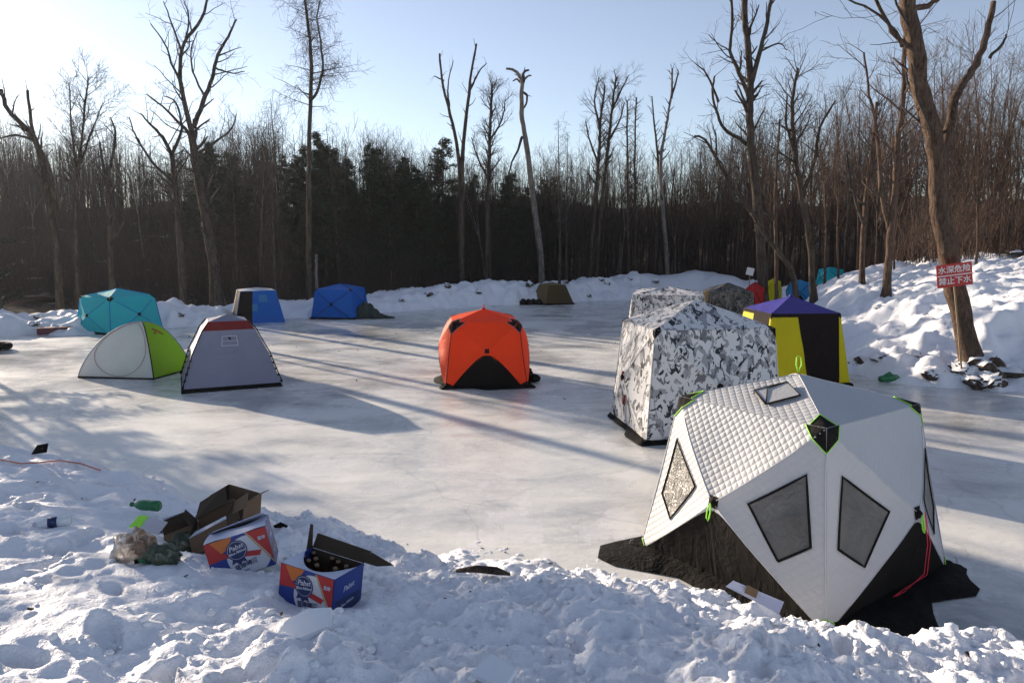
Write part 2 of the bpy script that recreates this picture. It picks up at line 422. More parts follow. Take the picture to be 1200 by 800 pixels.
def hgt(x, y, det=True):
    x = np.asarray(x, float); y = np.asarray(y, float)
    d = sdist(x, y)
    d = d + .22 * fbm(x * 1.3, y * 1.3, 3, 5) * (1 + .6 * sstep(12, 25, y))
    dp = np.maximum(d, 0)
    near = 1 - sstep(9, 12, y)
    right = sstep(7, 8.8, x) * sstep(9, 12, y) * (1 - sstep(27, 40, y - .3 * (x - 8)))
    left = np.clip(1 - near - right, 0, 1)
    hn = .24 * (1 - np.exp(-dp / .22)) + 1.22 * (1 - np.exp(-dp / 2.5))
    hr = .34 * (1 - np.exp(-dp / .25)) + 1.95 * (1 - np.exp(-dp / 4.6)) * sstep(-.5, 3, dp) + .9 * (1 - np.exp(-dp / 9.))
    amp = .62 + .55 * sstep(-14, 6, x)
    hr = hr * (.14 + .86 * sstep(0, 3.0, x - (.36 * y - .3)))
    hl = amp * (1 - np.exp(-dp / .55)) * (1 - .55 * sstep(2.2, 4.5, dp)) + .22 * fbm(x * .45, y * .45, 2, 9) * sstep(0, 1, dp) * (1 - sstep(3, 5, dp))
    hl = hl + (5.6 + 2.2 * fbm(x * .045, y * .045, 3, 101)) * sstep(9, 52, dp) - .2 * sstep(3, 6, dp)
    hr = hr + (3.0 + 1.8 * fbm(x * .045, y * .045, 3, 101)) * sstep(12, 50, dp)
    h = near * hn + right * hr + left * hl
    h = np.where(d < 0, np.maximum(d * .8, -.35), h)
    if det:
        sl = np.exp(-((x - .1) / 1.1) ** 2) * sstep(-1.5, -.1, d) * near
        h = np.where(d < 0, np.maximum(h, -.065 + .155 * sl + .035 * fbm(x * 3.5, y * 3.5, 5, 95, .62)), h)
    if det:
        m = sstep(-.05, .35, d)
        chunk = sstep(-2.6, -1.0, x + .35 * (y - 4)) * near
        low = .055 * fbm(x * .9, y * .9, 3, 21) + .03 * fbm(x * 3.1, y * 3.1, 3, 31)
        calm = 1 - .93 * np.exp(-((x - C1[0]) ** 2 + (y - C1[1]) ** 2) / .16) - .9 * np.exp(-((x - C2[0]) ** 2 + (y - C2[1]) ** 2) / .2)
        big = sstep(-.1, .5, fbm(x * .7, y * .7, 2, 91))
        crust = 1 - np.abs(fbm(x * 3.2, y * 3.2, 4, 97, .6)); prints = foot(x, y)
        n1 = chunk * calm * (.12 * domes(x, y, .5, 3, .7) + (.10 + .24 * big) * domes(x + 3, y, .21, 7, .6) + (.14 + .2 * big) * domes(x + 1, y + 5, .10, 11, .55) + .055 * crust + .022 * fbm(x * 9, y * 9, 4, 92, .65) - .07)
        tr = (1 - chunk) * near * (.010 * fbm(x * 5 + .6 * y, y * 10, 4, 41, .6) + .13 * domes(x, y, .30, 51, .35) + .012 * fbm(x * 4, y * 4, 3, 61) - .03 * domes(x * .8, y * 1.2 + 3, .34, 55, .4))
        el = (1 - sstep(.1, .9, d)) * near * calm * .32 * domes(x, y, .16, 15, .8)
        fr = (1 - near) * (.13 * domes(x, y, 1.1, 71, .6) + .17 * domes(x, y, .42, 75, .55) + .24 * domes(x, y, .2, 79, .5) + .02 * fbm(x * 7, y * 7, 3, 85) + .10 * fbm(x * 2, y * 2, 4, 81) + .09 * fbm(x * .8, y * .8, 2, 83) - .10)
        fr = fr * (1 - .75 * sstep(3.5, 6, dp) * (1 - right))
        h = h + m * (low + n1 + tr + fr + el) - prints * m * near
    return h
def h1(x, y): return float(hgt(np.array([x]), np.array([y]))[0])
def h0(x, y): return float(hgt(np.array([x]), np.array([y]), False)[0])
def patch_ground(name, xs, ys, m, off=0.0, hole=None):
    X, Y = np.meshgrid(xs, ys); Z = hgt(X, Y) + off
    nx, ny = len(xs), len(ys); V = np.stack([X, Y, Z], -1).reshape(-1, 3)
    i = np.arange(nx - 1)[None, :] + np.arange(ny - 1)[:, None] * nx
    Fq = np.stack([i, i + 1, i + nx + 1, i + nx], -1).reshape(-1, 4)
    # drop what lies under the ice
    zz = Z.ravel(); keep = (zz[Fq].max(1) > -.2)
    if hole is not None:
        cx = V[Fq[:, 0], 0]; cy = V[Fq[:, 0], 1]
        for (a, b, c, d) in hole: keep &= ~((cx > a) & (cx < b) & (cy > c) & (cy < d))
    Fq = Fq[keep]
    used = np.unique(Fq); mp = -np.ones(len(V), int); mp[used] = np.arange(len(used))
    o = mesh_np(name, V[used], mp[Fq], m); o['kind'] = 'structure'; return o
A_ = lambda a, b, s: np.arange(a, b + s * .5, s)
NB = (-7.6, 7.2, 1.2, 10.6)
RB = (7.2, 26, 10.6, 32)
LB = (-26, 7.2, 22, 46)
patch_ground('snow_bank', A_(NB[0], NB[1], .022), A_(NB[2], NB[3], .022), 'snow')
patch_ground('snow_slope', A_(RB[0], RB[1], .085), A_(RB[2], RB[3], .085), 'snow_far')
patch_ground('snow_berm', A_(LB[0], LB[1], .11), A_(LB[2], LB[3], .11), 'snow_far')
hl = [(q[0] + .4, q[1] - .4, q[2] + .4, q[3] - .4) for q in (NB, RB, LB)]
# the far forest floor is leaf litter, the sheet near the pond is snow
g = patch_ground('ground', A_(-64, 64, .5), A_(-16, 60, .5), 'snow_far', -.02, hl)
def ring_ground():
    xs = np.concatenate([-np.geomspace(300, 64, 18), A_(-60, 60, 4), np.geomspace(64, 300, 18)])
    ys = np.concatenate([-np.geomspace(300, 16, 16), A_(-12, 56, 4), np.geomspace(60, 300, 18)])
    patch_ground('forest_floor', xs, ys, 'litter', -.06, [(-60, 60, -12, 56)])
ring_ground()
# leaf litter sheet under the trees, just over the snow, hugging the ground
def litter():
    xs = A_(-62, 62, .5); ys = A_(20, 90, .5); X, Y = np.meshgrid(xs, ys); Z = hgt(X, Y, False)
    d = sdist(X, Y); nx = len(xs)
    V = np.stack([X, Y, Z + .12 + .05 * fbm(X, Y, 3, 3)], -1).reshape(-1, 3)
    i = np.arange(nx - 1)[None, :] + np.arange(len(ys) - 1)[:, None] * nx
    Fq = np.stack([i, i + 1, i + nx + 1, i + nx], -1).reshape(-1, 4)
    dd = (d + .8 * fbm(X * .5, Y * .5, 3, 17)).ravel()
    thr = np.where(X.ravel() > 9 + .25 * (Y.ravel() - 20), 9.0, 4.6)
    Fq = Fq[(dd[Fq] - thr[Fq]).min(1) > 0]
    used = np.unique(Fq); mp = -np.ones(len(V), int); mp[used] = np.arange(len(used))
    o = mesh_np('leaf_litter', V[used], mp[Fq], 'litter'); o['kind'] = 'structure'
litter()
# ice: one flat sheet filling the pond basin
mb = MB(); mb.add([(-32, -2, 0), (24, -2, 0), (24, 52, 0), (-32, 52, 0)], [(0, 1, 2, 3)])
ice = mb.build('pond_ice', 'ice'); ice['kind'] = 'structure'
# clip the ice sheet to the pond outline (grown a little so that it runs under the banks)
def ice_outline():
    n = len(SH); out_ = []
    for i in range(n):
        a = SH[i - 1]; b = SH[(i + 1) % n]; t = b - a; t = t / np.linalg.norm(t); nrm = np.array([t[1], -t[0]])
        out_.append(SH[i] + nrm * .9)
    return out_
io = ice_outline()
bpy.data.objects.remove(ice)
mb = MB(); mb.add([(p[0], p[1], 0) for p in io], [tuple(range(len(io)))])
ice = mb.build('pond_ice', 'ice'); ice['kind'] = 'structure'
# ------------------------------------------------------------------ tents
GT = 'fishing tents pitched on the frozen pond'
class Surf:
    """fabric wall held by two crossing poles: four corners, hub pushed out along n"""
    def __init__(s, bl, br, tr, tl, n, bulge, sag=.02, edge=.0, pw=1.15, seed=0):
        s.c = [Vector(q) for q in (bl, br, tr, tl)]; s.n = Vector(n).normalized(); s.b = bulge; s.sag = sag; s.edge = edge; s.pw = pw; s.seed = seed
        s.w = ((s.c[1] - s.c[0]).length + (s.c[2] - s.c[3]).length) / 4
    def __call__(s, u, v, off=0.0):
        a = s.c[0] * (1 - u) * (1 - v) + s.c[1] * (1 + u) * (1 - v) + s.c[2] * (1 + u) * (1 + v) + s.c[3] * (1 - u) * (1 + v)
        a = a / 4; r = max(abs(u), abs(v)); mn = min(abs(u), abs(v))
        q = (r - mn) / (r + 1e-6)                      # 0 on a pole, 1 mid panel
        f = (1 - r ** s.pw)
        wob = math.sin(7 * u + s.seed) * math.sin(6 * v + 2 * s.seed) * .006
        k = s.b * f - s.sag * 4 * (r * (1 - r) + .12 * r) * math.sin(q * PI / 2) + wob * (1 - r) + off - s.edge * (1 - mn * mn / (r * r + 1e-6)) * r * r
        return a + s.n * k
    def panel(s, name, side, m, parent, nr=12, ns=24, r0=0.0, r1=1.0, off=0.0):
        V = []; UV = []
        for i in range(nr + 1):
            r = r0 + (r1 - r0) * i / nr
            for j in range(ns + 1):
                t = -1 + 2 * j / ns
                u, v = {'top': (t * r, r), 'bottom': (-t * r, -r), 'left': (-r, t * r), 'right': (r, -t * r)}[side]
                V.append(tuple(s(u, v, off))); UV.append((u * s.w, v * s.w))
        Fq = [(i * (ns + 1) + j, i * (ns + 1) + j + 1, (i + 1) * (ns + 1) + j + 1, (i + 1) * (ns + 1) + j) for i in range(nr) for j in range(ns)]
        return mesh_np(name, np.array(V), Fq, m, parent, uv=np.array(UV))
    def ruled(s, name, A, B, m, parent, n=16, k=10, off=.004, two=False):
        """A(t), B(t) -> uv, t in 0..1"""
        V = []; UV = []
        for i in range(n + 1):
            a = A(i / n); b = B(i / n)
            for j in range(k + 1):
                f = j / k; u = a[0] + (b[0] - a[0]) * f; v = a[1] + (b[1] - a[1]) * f
                V.append(tuple(s(u, v, off))); UV.append((u * s.w, v * s.w))
        Fq = [(i * (k + 1) + j, i * (k + 1) + j + 1, (i + 1) * (k + 1) + j + 1, (i + 1) * (k + 1) + j) for i in range(n) for j in range(k)]
        return mesh_np(name, np.array(V), Fq, m, parent, uv=np.array(UV))
    def line(s, mb, pts, rad=.005, off=.004, n=10, sides=5):
        P = []
        for i in range(len(pts) - 1):
            for j in range(n):
                f = j / n; P.append(s(pts[i][0] + (pts[i + 1][0] - pts[i][0]) * f, pts[i][1] + (pts[i + 1][1] - pts[i][1]) * f, off))
        P.append(s(pts[-1][0], pts[-1][1], off)); mb.tube(P, rad, sides)
def lerp2(a, b): return lambda t: (a[0] + (b[0] - a[0]) * t, a[1] + (b[1] - a[1]) * t)

def hub_frame(sb, st, h, rise, bulge, sbd=None, std=None, sag=.02, rbulge=None):
    """returns wall surfaces 0..3 (front -y, right +x, back +y, left -x) and the roof surface"""
    b, t = sb / 2, st / 2; bd = (sbd or sb) / 2; td = (std or st) / 2
    B = [(-b, -bd, 0), (b, -bd, 0), (b, bd, 0), (-b, bd, 0)]; T = [(-t, -td, h), (t, -td, h), (t, td, h), (-t, td, h)]
    W = []
    for i in range(4):
        j = (i + 1) % 4; n = [(0, -1, .1), (1, 0, .1), (0, 1, .1), (-1, 0, .1)][i]
        W.append(Surf(B[i], B[j], T[j], T[i], n, bulge, sag, seed=i * 1.7))
    roof = Surf(T[0], T[1], T[2], T[3], (0, 0, 1), rise, sag * .6, pw=1.05)
    return W, roof
def skirt(parent, sb, sbd, width, seed, m='fab_skirt', sides=(0, 1, 2, 3), name='snow_skirt'):
    rs = random.Random(seed); b, bd = sb / 2, (sbd or sb) / 2; C_ = [(-b, -bd), (b, -bd), (b, bd), (-b, bd)]
    ring = []
    for i in range(4):
        a, c = C_[i], C_[(i + 1) % 4]; n = 14
        for j in range(n):
            f = j / n; ring.append((a[0] + (c[0] - a[0]) * f, a[1] + (c[1] - a[1]) * f))
    N = len(ring); V = []; K = 6
    ph = rs.random() * 9
    for k in range(K + 1):
        f = k / K
        for i, (x, y) in enumerate(ring):
            L = math.hypot(x, y); t = i / N * 2 * PI
            wv = width * (.65 + .38 * math.sin(3 * t + ph) + .28 * math.sin(7 * t + 2 * ph) + .15 * math.sin(13 * t + ph))
            wv = max(.05, wv); e = f * wv
            z = .05 * (1 - f) ** 2 + .012 + .035 * abs(math.sin(11 * t + 5 * f + ph)) * math.sin(PI * min(1, f + .1)) + .012 * rs.random()
            if k == K: z = .008
            V.append((x * (1 + e / L), y * (1 + e / L), z))
    Fq = [(k * N + i, k * N + (i + 1) % N, (k + 1) * N + (i + 1) % N, (k + 1) * N + i) for k in range(K) for i in range(N)]
    return mesh_np(name, np.array(V), Fq, m, parent)
def corner_patches(W, roof, parent, m, size=.24, sizev=.34, trim=None, which=(0, 1, 2, 3), rs=.2, rad=.006):
    for i in which:           # corner i is between wall i-1 (its right edge) and wall i (its left edge)
        mb_v = []
        a, c = W[i], W[i - 1]
        objs = []
        o = a.ruled('corner_patch', lerp2((-1, 1), (-1, 1 - sizev)), lerp2((-1 + size, 1), (-1, 1 - sizev)), m, parent, 6, 5, .006)
        o2 = c.ruled('corner_patch', lerp2((1 - size, 1), (1, 1 - sizev)), lerp2((1, 1), (1, 1 - sizev)), m, parent, 6, 5, .006)
        cu, cv = [(-1, -1), (1, -1), (1, 1), (-1, 1)][i]
        o3 = roof.ruled('corner_patch', lerp2((cu, cv), (cu, cv * (1 - rs))), lerp2((cu * (1 - rs), cv), (cu * (1 - rs * 1.1), cv * (1 - rs * 1.1))), m, parent, 5, 5, .006)
        join_meshes(o, [o2, o3])
        if trim:
            mb = MB()
            a.line(mb, [(-1 + size, 1), (-1, 1 - sizev)], rad, .008); c.line(mb, [(1 - size, 1), (1, 1 - sizev)], rad, .008)
            roof.line(mb, [(cu, cv * (1 - rs)), (cu * (1 - rs * 1.1), cv * (1 - rs * 1.1)), (cu * (1 - rs), cv)], rad, .008)
            mb.build('trim', trim, o, True)
def join_meshes(o, others):
    import bmesh
    bm = bmesh.new(); bm.from_mesh(o.data)
    for q in others: bm.from_mesh(q.data)
    bm.to_mesh(o.data); bm.free()
    for q in others:
        me = q.data; bpy.data.objects.remove(q); bpy.data.meshes.remove(me)
    o.data.polygons.foreach_set('use_smooth', np.ones(len(o.data.polygons), dtype=bool))
def arch(sf, m, parent, wid=.93, top=-.12, p=1.0, rnd_=.02, name='lower_panel', off=.004, ubias=0):
    def up(t):
        u = -wid + 2 * wid * t
        y = top - (math.sqrt(((u) / wid) ** 2 + rnd_) - math.sqrt(rnd_)) ** p * (1 + top) / ((math.sqrt(1 + rnd_) - math.sqrt(rnd_)) ** p)
        return (u + ubias, max(-1, y))
    return sf.ruled(name, lambda t: (-wid + 2 * wid * t + ubias, -1.0), up, m, parent, 40, 12, off)
def wall_panels(sf, parent, mt, ml=None, mr=None, mb_=None, name='wall_panel'):
    for side, m in (('top', mt), ('left', ml or mt), ('right', mr or mt), ('bottom', mb_ or mt)):
        sf.panel(name, side, m, parent)
def roof_panels(sf, parent, m, ms=None):
    for i, side in enumerate(('top', 'left', 'right', 'bottom')): sf.panel('roof_panel', side, ms[i] if ms else m, parent)
def hub_cap(sf, parent, r=.035, m='fab_black', name='hub_cap', u=0, v=0):
    mb = MB(); q = sf.n.to_track_quat('Z', 'Y').to_matrix()
    mb.lathe([(r * 1.1, -.01), (r, .012), (r * .5, .03), (.005, .034)], sf(u, v, 0), 10, q); return mb.build(name, m, parent, True)
def loop_strap(parent, p0, vec, m='lime', rad=.006, wide=.03, name='pull_strap'):
    p0 = Vector(p0); vec = Vector(vec); sdv = vec.cross(Vector((0, 0, 1))); sdv = (sdv.normalized() if sdv.length > .01 else Vector((1, 0, 0))) * wide
    pts = [p0, p0 + vec * .4 + sdv, p0 + vec * .85 + sdv * .9, p0 + vec, p0 + vec * .85 - sdv * .5, p0 + vec * .4 - sdv * .6, p0]
    mb = MB(); mb.tube(pts, rad, 5); return mb.build(name, m, parent, True)
def view_rot(x, y): return -math.atan2(x, y)
def seam_lines(W, roof, parent, m, rad=.004, diag=True, corner=True, name='seam'):
    mb = MB()
    for wv in W:
        if corner: wv.line(mb, [(-1, -1), (-1, .76)], rad * 1.3, .001, 14)
        if diag:
            for q in ((-1, -1), (1, -1), (1, 1), (-1, 1)): wv.line(mb, [(q[0] * .03, q[1] * .03), (q[0] * .78, q[1] * .78)], rad, .001, 12)
    if roof and diag:
        for q in ((-1, -1), (1, -1), (1, 1), (-1, 1)): roof.line(mb, [(q[0] * .03, q[1] * .03), (q[0] * .8, q[1] * .8)], rad, .001, 12)
    return mb.build(name, m, parent, True)
def window(sf, quad, parent, m='mesh_window', frame=.02, off=.006):
    """quad: uv corners bl, br, tr, tl"""
    c = [sum(q[0] for q in quad) / 4, sum(q[1] for q in quad) / 4]
    def grow(q, k): dx, dy = q[0] - c[0], q[1] - c[1]; L = math.hypot(dx, dy); return (q[0] + dx / L * k, q[1] + dy / L * k)
    g = [grow(q, frame / sf.w) for q in quad]
    pane = sf.ruled('window', lerp2(quad[0], quad[3]), lerp2(quad[1], quad[2]), m, parent, 8, 8, off)
    mb = MB(); sf.line(mb, quad + [quad[0]], .011, off + .001, 6, 6); fr = mb.build('frame', 'fab_black', pane, True)
    mb = MB(); sf.line(mb, g + [g[0]], .003, off - .001, 6, 4); mb.build('stitching', 'fab_white', pane, True)
    return pane

# --- nearest tent: white quilted hub tent with black lower panels
NX, NY = 2.78, 7.08
t = thing('hub_tent', 'white quilted hub tent with black lower panels and lime trim, nearest tent', 'tent', (NX, NY, 0), R(36), GT)
W, roof = hub_frame(2.08, 1.58, 1.62, .26, .30, sag=.022)
QW = 'quilt_white'
for i in range(4): wall_panels(W[i], t, QW, QW if i == 3 else 'quilt_shaded', 'quilt_shaded', 'quilt_shaded') if i == 3 else wall_panels(W[i], t, 'quilt_shaded')
roof_panels(roof, t, QW, [QW, QW, 'quilt_shaded', 'quilt_shaded'])
for i in range(4): arch(W[i], 'fab_black', t, .985, -.10, 1.0, .012)
corner_patches(W, roof, t, 'fab_black', .24, .25, 'lime', rs=.19, rad=.0045)
WR = [(.62, -.43), (.871, -.21), (.826, .50), (.324, .072)]
for i in (0, 1, 2, 3):
    window(W[i], WR, t)
    window(W[i], [(-q[0], q[1]) for q in (WR[1], WR[0], WR[3], WR[2])], t)
for i in range(4):
    # lower corner notch panel wrapping the corner, lime trimmed
    a, c = W[i], W[i - 1]
    o = a.ruled('foot_patch', lerp2((-1, -1), (-1, -.86)), lerp2((-.84, -1), (-.99, -.87)), 'fab_black', t, 4, 4, .009)
    o2 = c.ruled('foot_patch', lerp2((.84, -1), (.99, -.87)), lerp2((1, -1), (1, -.86)), 'fab_black', t, 4, 4, .009)
    join_meshes(o, [o2]); mb = MB()
    a.line(mb, [(-.84, -1), (-1, -.86)], .0045, .010); c.line(mb, [(.84, -1), (1, -.86)], .0045, .010); mb.build('trim', 'lime', o, True)
seam_lines(W, roof, t, 'fab_white', .0035)
for i in range(4):
    h = hub_cap(W[i], t, .03)
    # reinforcement square under the hub and strap
    W[i].ruled('hub_patch', lerp2((-.055, -.06), (-.055, .07)), lerp2((.055, -.06), (.055, .07)), 'fab_brown', t, 3, 3, .007)
    p = W[i](0, 0, .03); loop_strap(t, p, W[i].n * .03 + Vector((0, 0, -.16)), 'lime', .007, .022)
loop_strap(t, roof(0, 0, .02), Vector((.05, .04, .15)), 'lime', .006, .03)
# raised roof vent with wire frame: sits on the left roof panel
vq = [(-.80, -.12), (-.50, -.36), (-.34, -.08), (-.64, .16)]
vb = [roof(q[0], q[1], .012) for q in vq]
vt = [roof(vq[0][0], vq[0][1], .02), roof(vq[1][0], vq[1][1], .02), roof(vq[2][0], vq[2][1], .055), roof(vq[3][0], vq[3][1], .055)]
mb = MB(); mb.add([vt[0], vt[1], vt[2], vt[3]], [(0, 1, 2, 3)]); v_ = mb.build('roof_vent', QW, t)
mb = MB(); mb.tube(vt + [vt[0]], .009, 6); mb.tube([vb[2], vt[2]], .006, 5); mb.tube([vb[3], vt[3]], .006, 5); mb.tube([vt[0], roof(-.56, .04, .06), vt[2]], .005, 5)
mb.build('frame', 'fab_black', v_, True)
mb = MB(); mb.add([vb[1], vb[2], vt[2]], [(0, 1, 2)]); mb.add([vb[0], vb[3], vt[3]], [(0, 1, 2)]); mb.build('mesh_gusset', 'mesh_window', v_)
skirt(t, 2.08, None, .46, 5)
# zip line on the right-hand side of the second wall and small pegs
mb = MB(); W[1].line(mb, [(.30, -.98), (.22, -.3), (.16, -.05)], .006, .012); mb.build('door_zip', 'fab_grey', t, True)
mb = MB()
for q in ((-1.12, -1.12), (1.15, -1.1), (1.13, 1.12), (-1.15, 1.1)): mb.tube([(q[0], q[1], .0), (q[0] * .985, q[1] * .985, .10), (q[0] * .97, q[1] * .97, .105)], .006, 6)
mb.build('peg', 'metal', t)
# red cord hanging from the right-hand hub
p = W[0](.02, .02, .05); mb = MB()
q0 = W[0](.10, -.35, .12); q1 = W[0](.13, -.70, .16); q2 = W[0](.02, -.90, .09); q3 = W[0](-.30, -.97, .03)
mb.tube([p, q0, q1, q2, q3], .004, 5); r0 = W[0](.13, -.35, .13); r1 = W[0](.17, -.72, .17); mb.tube([p, r0, r1, q2 + Vector((.02, 0, .03)), q3 + Vector((.02, -.02, 0))], .004, 5)
mb.build('guy_cord', 'cord_red', t, True)

# --- large camo tent
cx, cy = 3.08, 12.38
t = thing('hub_tent', 'large snow camouflage hub tent with sunlit left wall, behind the white quilted tent', 'tent', (cx, cy, 0), R(9), GT)
W, roof = hub_frame(2.30, 2.0, 1.78, .40, .17, sbd=1.95, std=1.65, sag=.03)
for i in range(4): wall_panels(W[i], t, 'camo')
roof_panels(roof, t, 'camo')
corner_patches(W, roof, t, 'fab_black', .11, .16, rs=.10)
seam_lines(W, roof, t, 'camo', .006)
for i in range(4): hub_cap(W[i], t, .05)
for u in (-.35, .1): loop_strap(t, W[3](0, u, .02), Vector((-.02, 0, -.14)), 'fab_darkred', .02, .02)
skirt(t, 2.30, 1.95, .16, 8, 'fab_skirt')

# --- orange tent
ox, oy = -.64, 16.6
t = thing('hub_tent', 'orange hub tent with black lower arch and black corners, alone mid-pond', 'tent', (ox, oy, 0), R(6), GT)
W, roof = hub_frame(1.78, 1.44, 1.42, .22, .23, sag=.015)
for wv in W: wv.pw = 1.7; wv.n = (wv.n + Vector((0, 0, .35))).normalized()
for i in range(4): wall_panels(W[i], t, 'fab_orange')
roof_panels(roof, t, 'fab_orange')
for i in range(4): arch(W[i], 'fab_black', t, .88, -.09, 1.25, .03)
corner_patches(W, roof, t, 'fab_black', .40, .36, 'fab_grey', rs=.22, rad=.006)
for i in range(4):
    a, c = W[i], W[i - 1]
    o = a.ruled('foot_patch', lerp2((-1, -1), (-1, -.80)), lerp2((-.7, -1), (-.98, -.82)), 'fab_black', t, 4, 4, .009)
    o2 = c.ruled('foot_patch', lerp2((.7, -1), (.98, -.82)), lerp2((1, -1), (1, -.80)), 'fab_black', t, 4, 4, .009); join_meshes(o, [o2])
seam_lines(W, roof, t, 'fab_darkred', .008, diag=False)
for i in range(4): W[i].ruled('hub_patch', lerp2((-.06, -.04), (-.06, .10)), lerp2((.06, -.04), (.06, .10)), 'fab_black', t, 3, 3, .010)
hub_cap(roof, t, .04, 'fab_red'); loop_strap(t, roof(0, 0, .02), Vector((0, 0, .08)), 'fab_red', .008, .02)
skirt(t, 1.78, None, .22, 11)
mb = MB()
for k in range(7):
    a = k * .7; mb.lathe([(.02, -.06), (.12, -.03), (.14, .05), (.07, .11), (.01, .13)], (1.02 + .10 * math.cos(a * 2), -.35 + .16 * k, .07), 9, Euler((a, .5 * a, 0)).to_matrix())
o = mb.build('stuff_bag', 'fab_skirt', None, True); o.location = (ox, oy, 0); o.rotation_euler = (0, 0, R(6)); tag(o, 'black heap of folded cloth at the right foot of the orange tent', 'bag')
o.name = 'cloth_heap'

# --- cyan tent
x, y = G(141, 391); x, y = x * 1.035, y * 1.035
t = thing('hub_tent', 'turquoise hub tent with sunlit peak, leftmost tent before the snow berm', 'tent', (x, y, 0), view_rot(x, y) + R(33), GT)
W, roof = hub_frame(1.98, 1.68, 1.24, .26, .24, sag=.02)
for i in range(4): wall_panels(W[i], t, 'fab_cyan')
roof_panels(roof, t, 'fab_cyan'); corner_patches(W, roof, t, 'fab_black', .20, .22, rs=.16); seam_lines(W, roof, t, 'fab_blue', .01)
for i in range(4): hub_cap(W[i], t, .06)
skirt(t, 1.98, None, .08, 21)

# --- blue hub tent with dark gear at right
x, y = G(400, 374); x, y = x * 1.03, y * 1.03
t = thing('hub_tent', 'bright blue hub tent at the far snow berm with dark gear heaped at its right', 'tent', (x, y, 0), view_rot(x, y) - R(22), GT)
W, roof = hub_frame(1.86, 1.55, 1.20, .2, .17, sag=.02)
for i in range(4): wall_panels(W[i], t, 'fab_blue')
roof_panels(roof, t, 'fab_blue'); corner_patches(W, roof, t, 'fab_black', .14, .16, rs=.16); seam_lines(W, roof, t, 'fab_brown', .012, corner=False)
hub_cap(W[0], t, .06); skirt(t, 1.86, None, .1, 23)
x2, y2 = G(427, 374)
mb = MB(); rr = random.Random(3)
for k in range(9):
    fx = -0.75 + k * .19; hh = .62 * math.exp(-((fx + .15) / .45) ** 2) + .08
    mb.lathe([(.26, 0), (.24, hh * .5), (.12, hh * .9), (.02, hh)], (fx, .1 * rr.uniform(-1, 1), 0), 9)
o = mb.build('gear_heap', m_fabric('gear', (.02, .035, .03), trans=0), None, True); o.location = (x2 + .15, y2 + .35, 0); o.rotation_euler[2] = view_rot(x2, y2)
tag(o, 'dark heap of covered gear slumped against the right side of the blue tent', 'gear')

# --- frustum tents (cabin shape)
def tier_tent(label, x, y, rz, tiers, mats, cap, cap_m, group=GT):
    """tiers: [(z, half width, half depth)], mats[tier][side]"""
    t = thing('cabin_tent', label, 'tent', (x, y, 0), rz, group)
    S = []
    for k in range(len(tiers) - 1):
        z0, a0, b0 = tiers[k]; z1, a1, b1 = tiers[k + 1]
        B = [(-a0, -b0, z0), (a0, -b0, z0), (a0, b0, z0), (-a0, b0, z0)]; T = [(-a1, -b1, z1), (a1, -b1, z1), (a1, b1, z1), (-a1, b1, z1)]
        row = []
        for i in range(4):
            j = (i + 1) % 4; n = [(0, -1, .1), (1, 0, .1), (0, 1, .1), (-1, 0, .1)][i]
            sf = Surf(B[i], B[j], T[j], T[i], n, 0, .012, seed=i + k); row.append(sf)
            sf.ruled('wall_panel', lerp2((-1, -1), (1, -1)), lerp2((-1, 1), (1, 1)), mats[k][i], t, 16, 12, 0)
        S.append(row)
    z1, a1, b1 = tiers[-1]
    rf = Surf((-a1, -b1, z1), (a1, -b1, z1), (a1, b1, z1), (-a1, b1, z1), (0, 0, 1), cap, .01, pw=1.0)
    roof_panels(rf, t, cap_m)
    return t, S, rf
x, y = G(271, 458); y += 1.0; x -= .4
t, S, rf = tier_tent('pale grey cabin tent with dark red top band, beside the green and white tent', x, y, view_rot(x, y) + R(3),
    [(0, 1.02, 1.0), (.09, .99, .97), (.75, .775, .76), (1.24, .54, .54), (1.42, .40, .40)], [['fab_black'] * 4, ['fab_grey'] * 4, ['fab_grey'] * 4, ['fab_darkred'] * 4], .12, 'fab_grey')
mb = MB(); q = [(-.24, -.30), (.24, -.30), (.24, .5), (-.24, .5)]; S[2][0].line(mb, q + [q[0]], .008, .006); S[2][0].line(mb, [(-.24, .1), (.24, .1)], .005, .006); mb.build('window_outline', 'fab_white', t)
mb = MB(); S[2][0].line(mb, [(-.02, .40), (.03, .2)], .018, .008); mb.build('toggle', 'fab_brown', t)
for i in range(4):
    mb = MB(); pts = [S[1][i](-1, -1 + 2 * k / 12, .03) for k in range(13)] + [S[2][i](-1, -1 + 2 * k / 8, .03) for k in range(1, 9)] + [S[3][i](-1, 1, .03)]
    mb.tube(pts, .012, 6); po = mb.build('pole', 'fab_brown', t, True)
    for k in (1, 3, 5, 7, 9):
        mb = MB(); p = S[1][i](-1, -1 + k / 5 - .1, .02); mb.box(p, (.05, .05, .035)); mb.build('clip', 'fab_black', po)

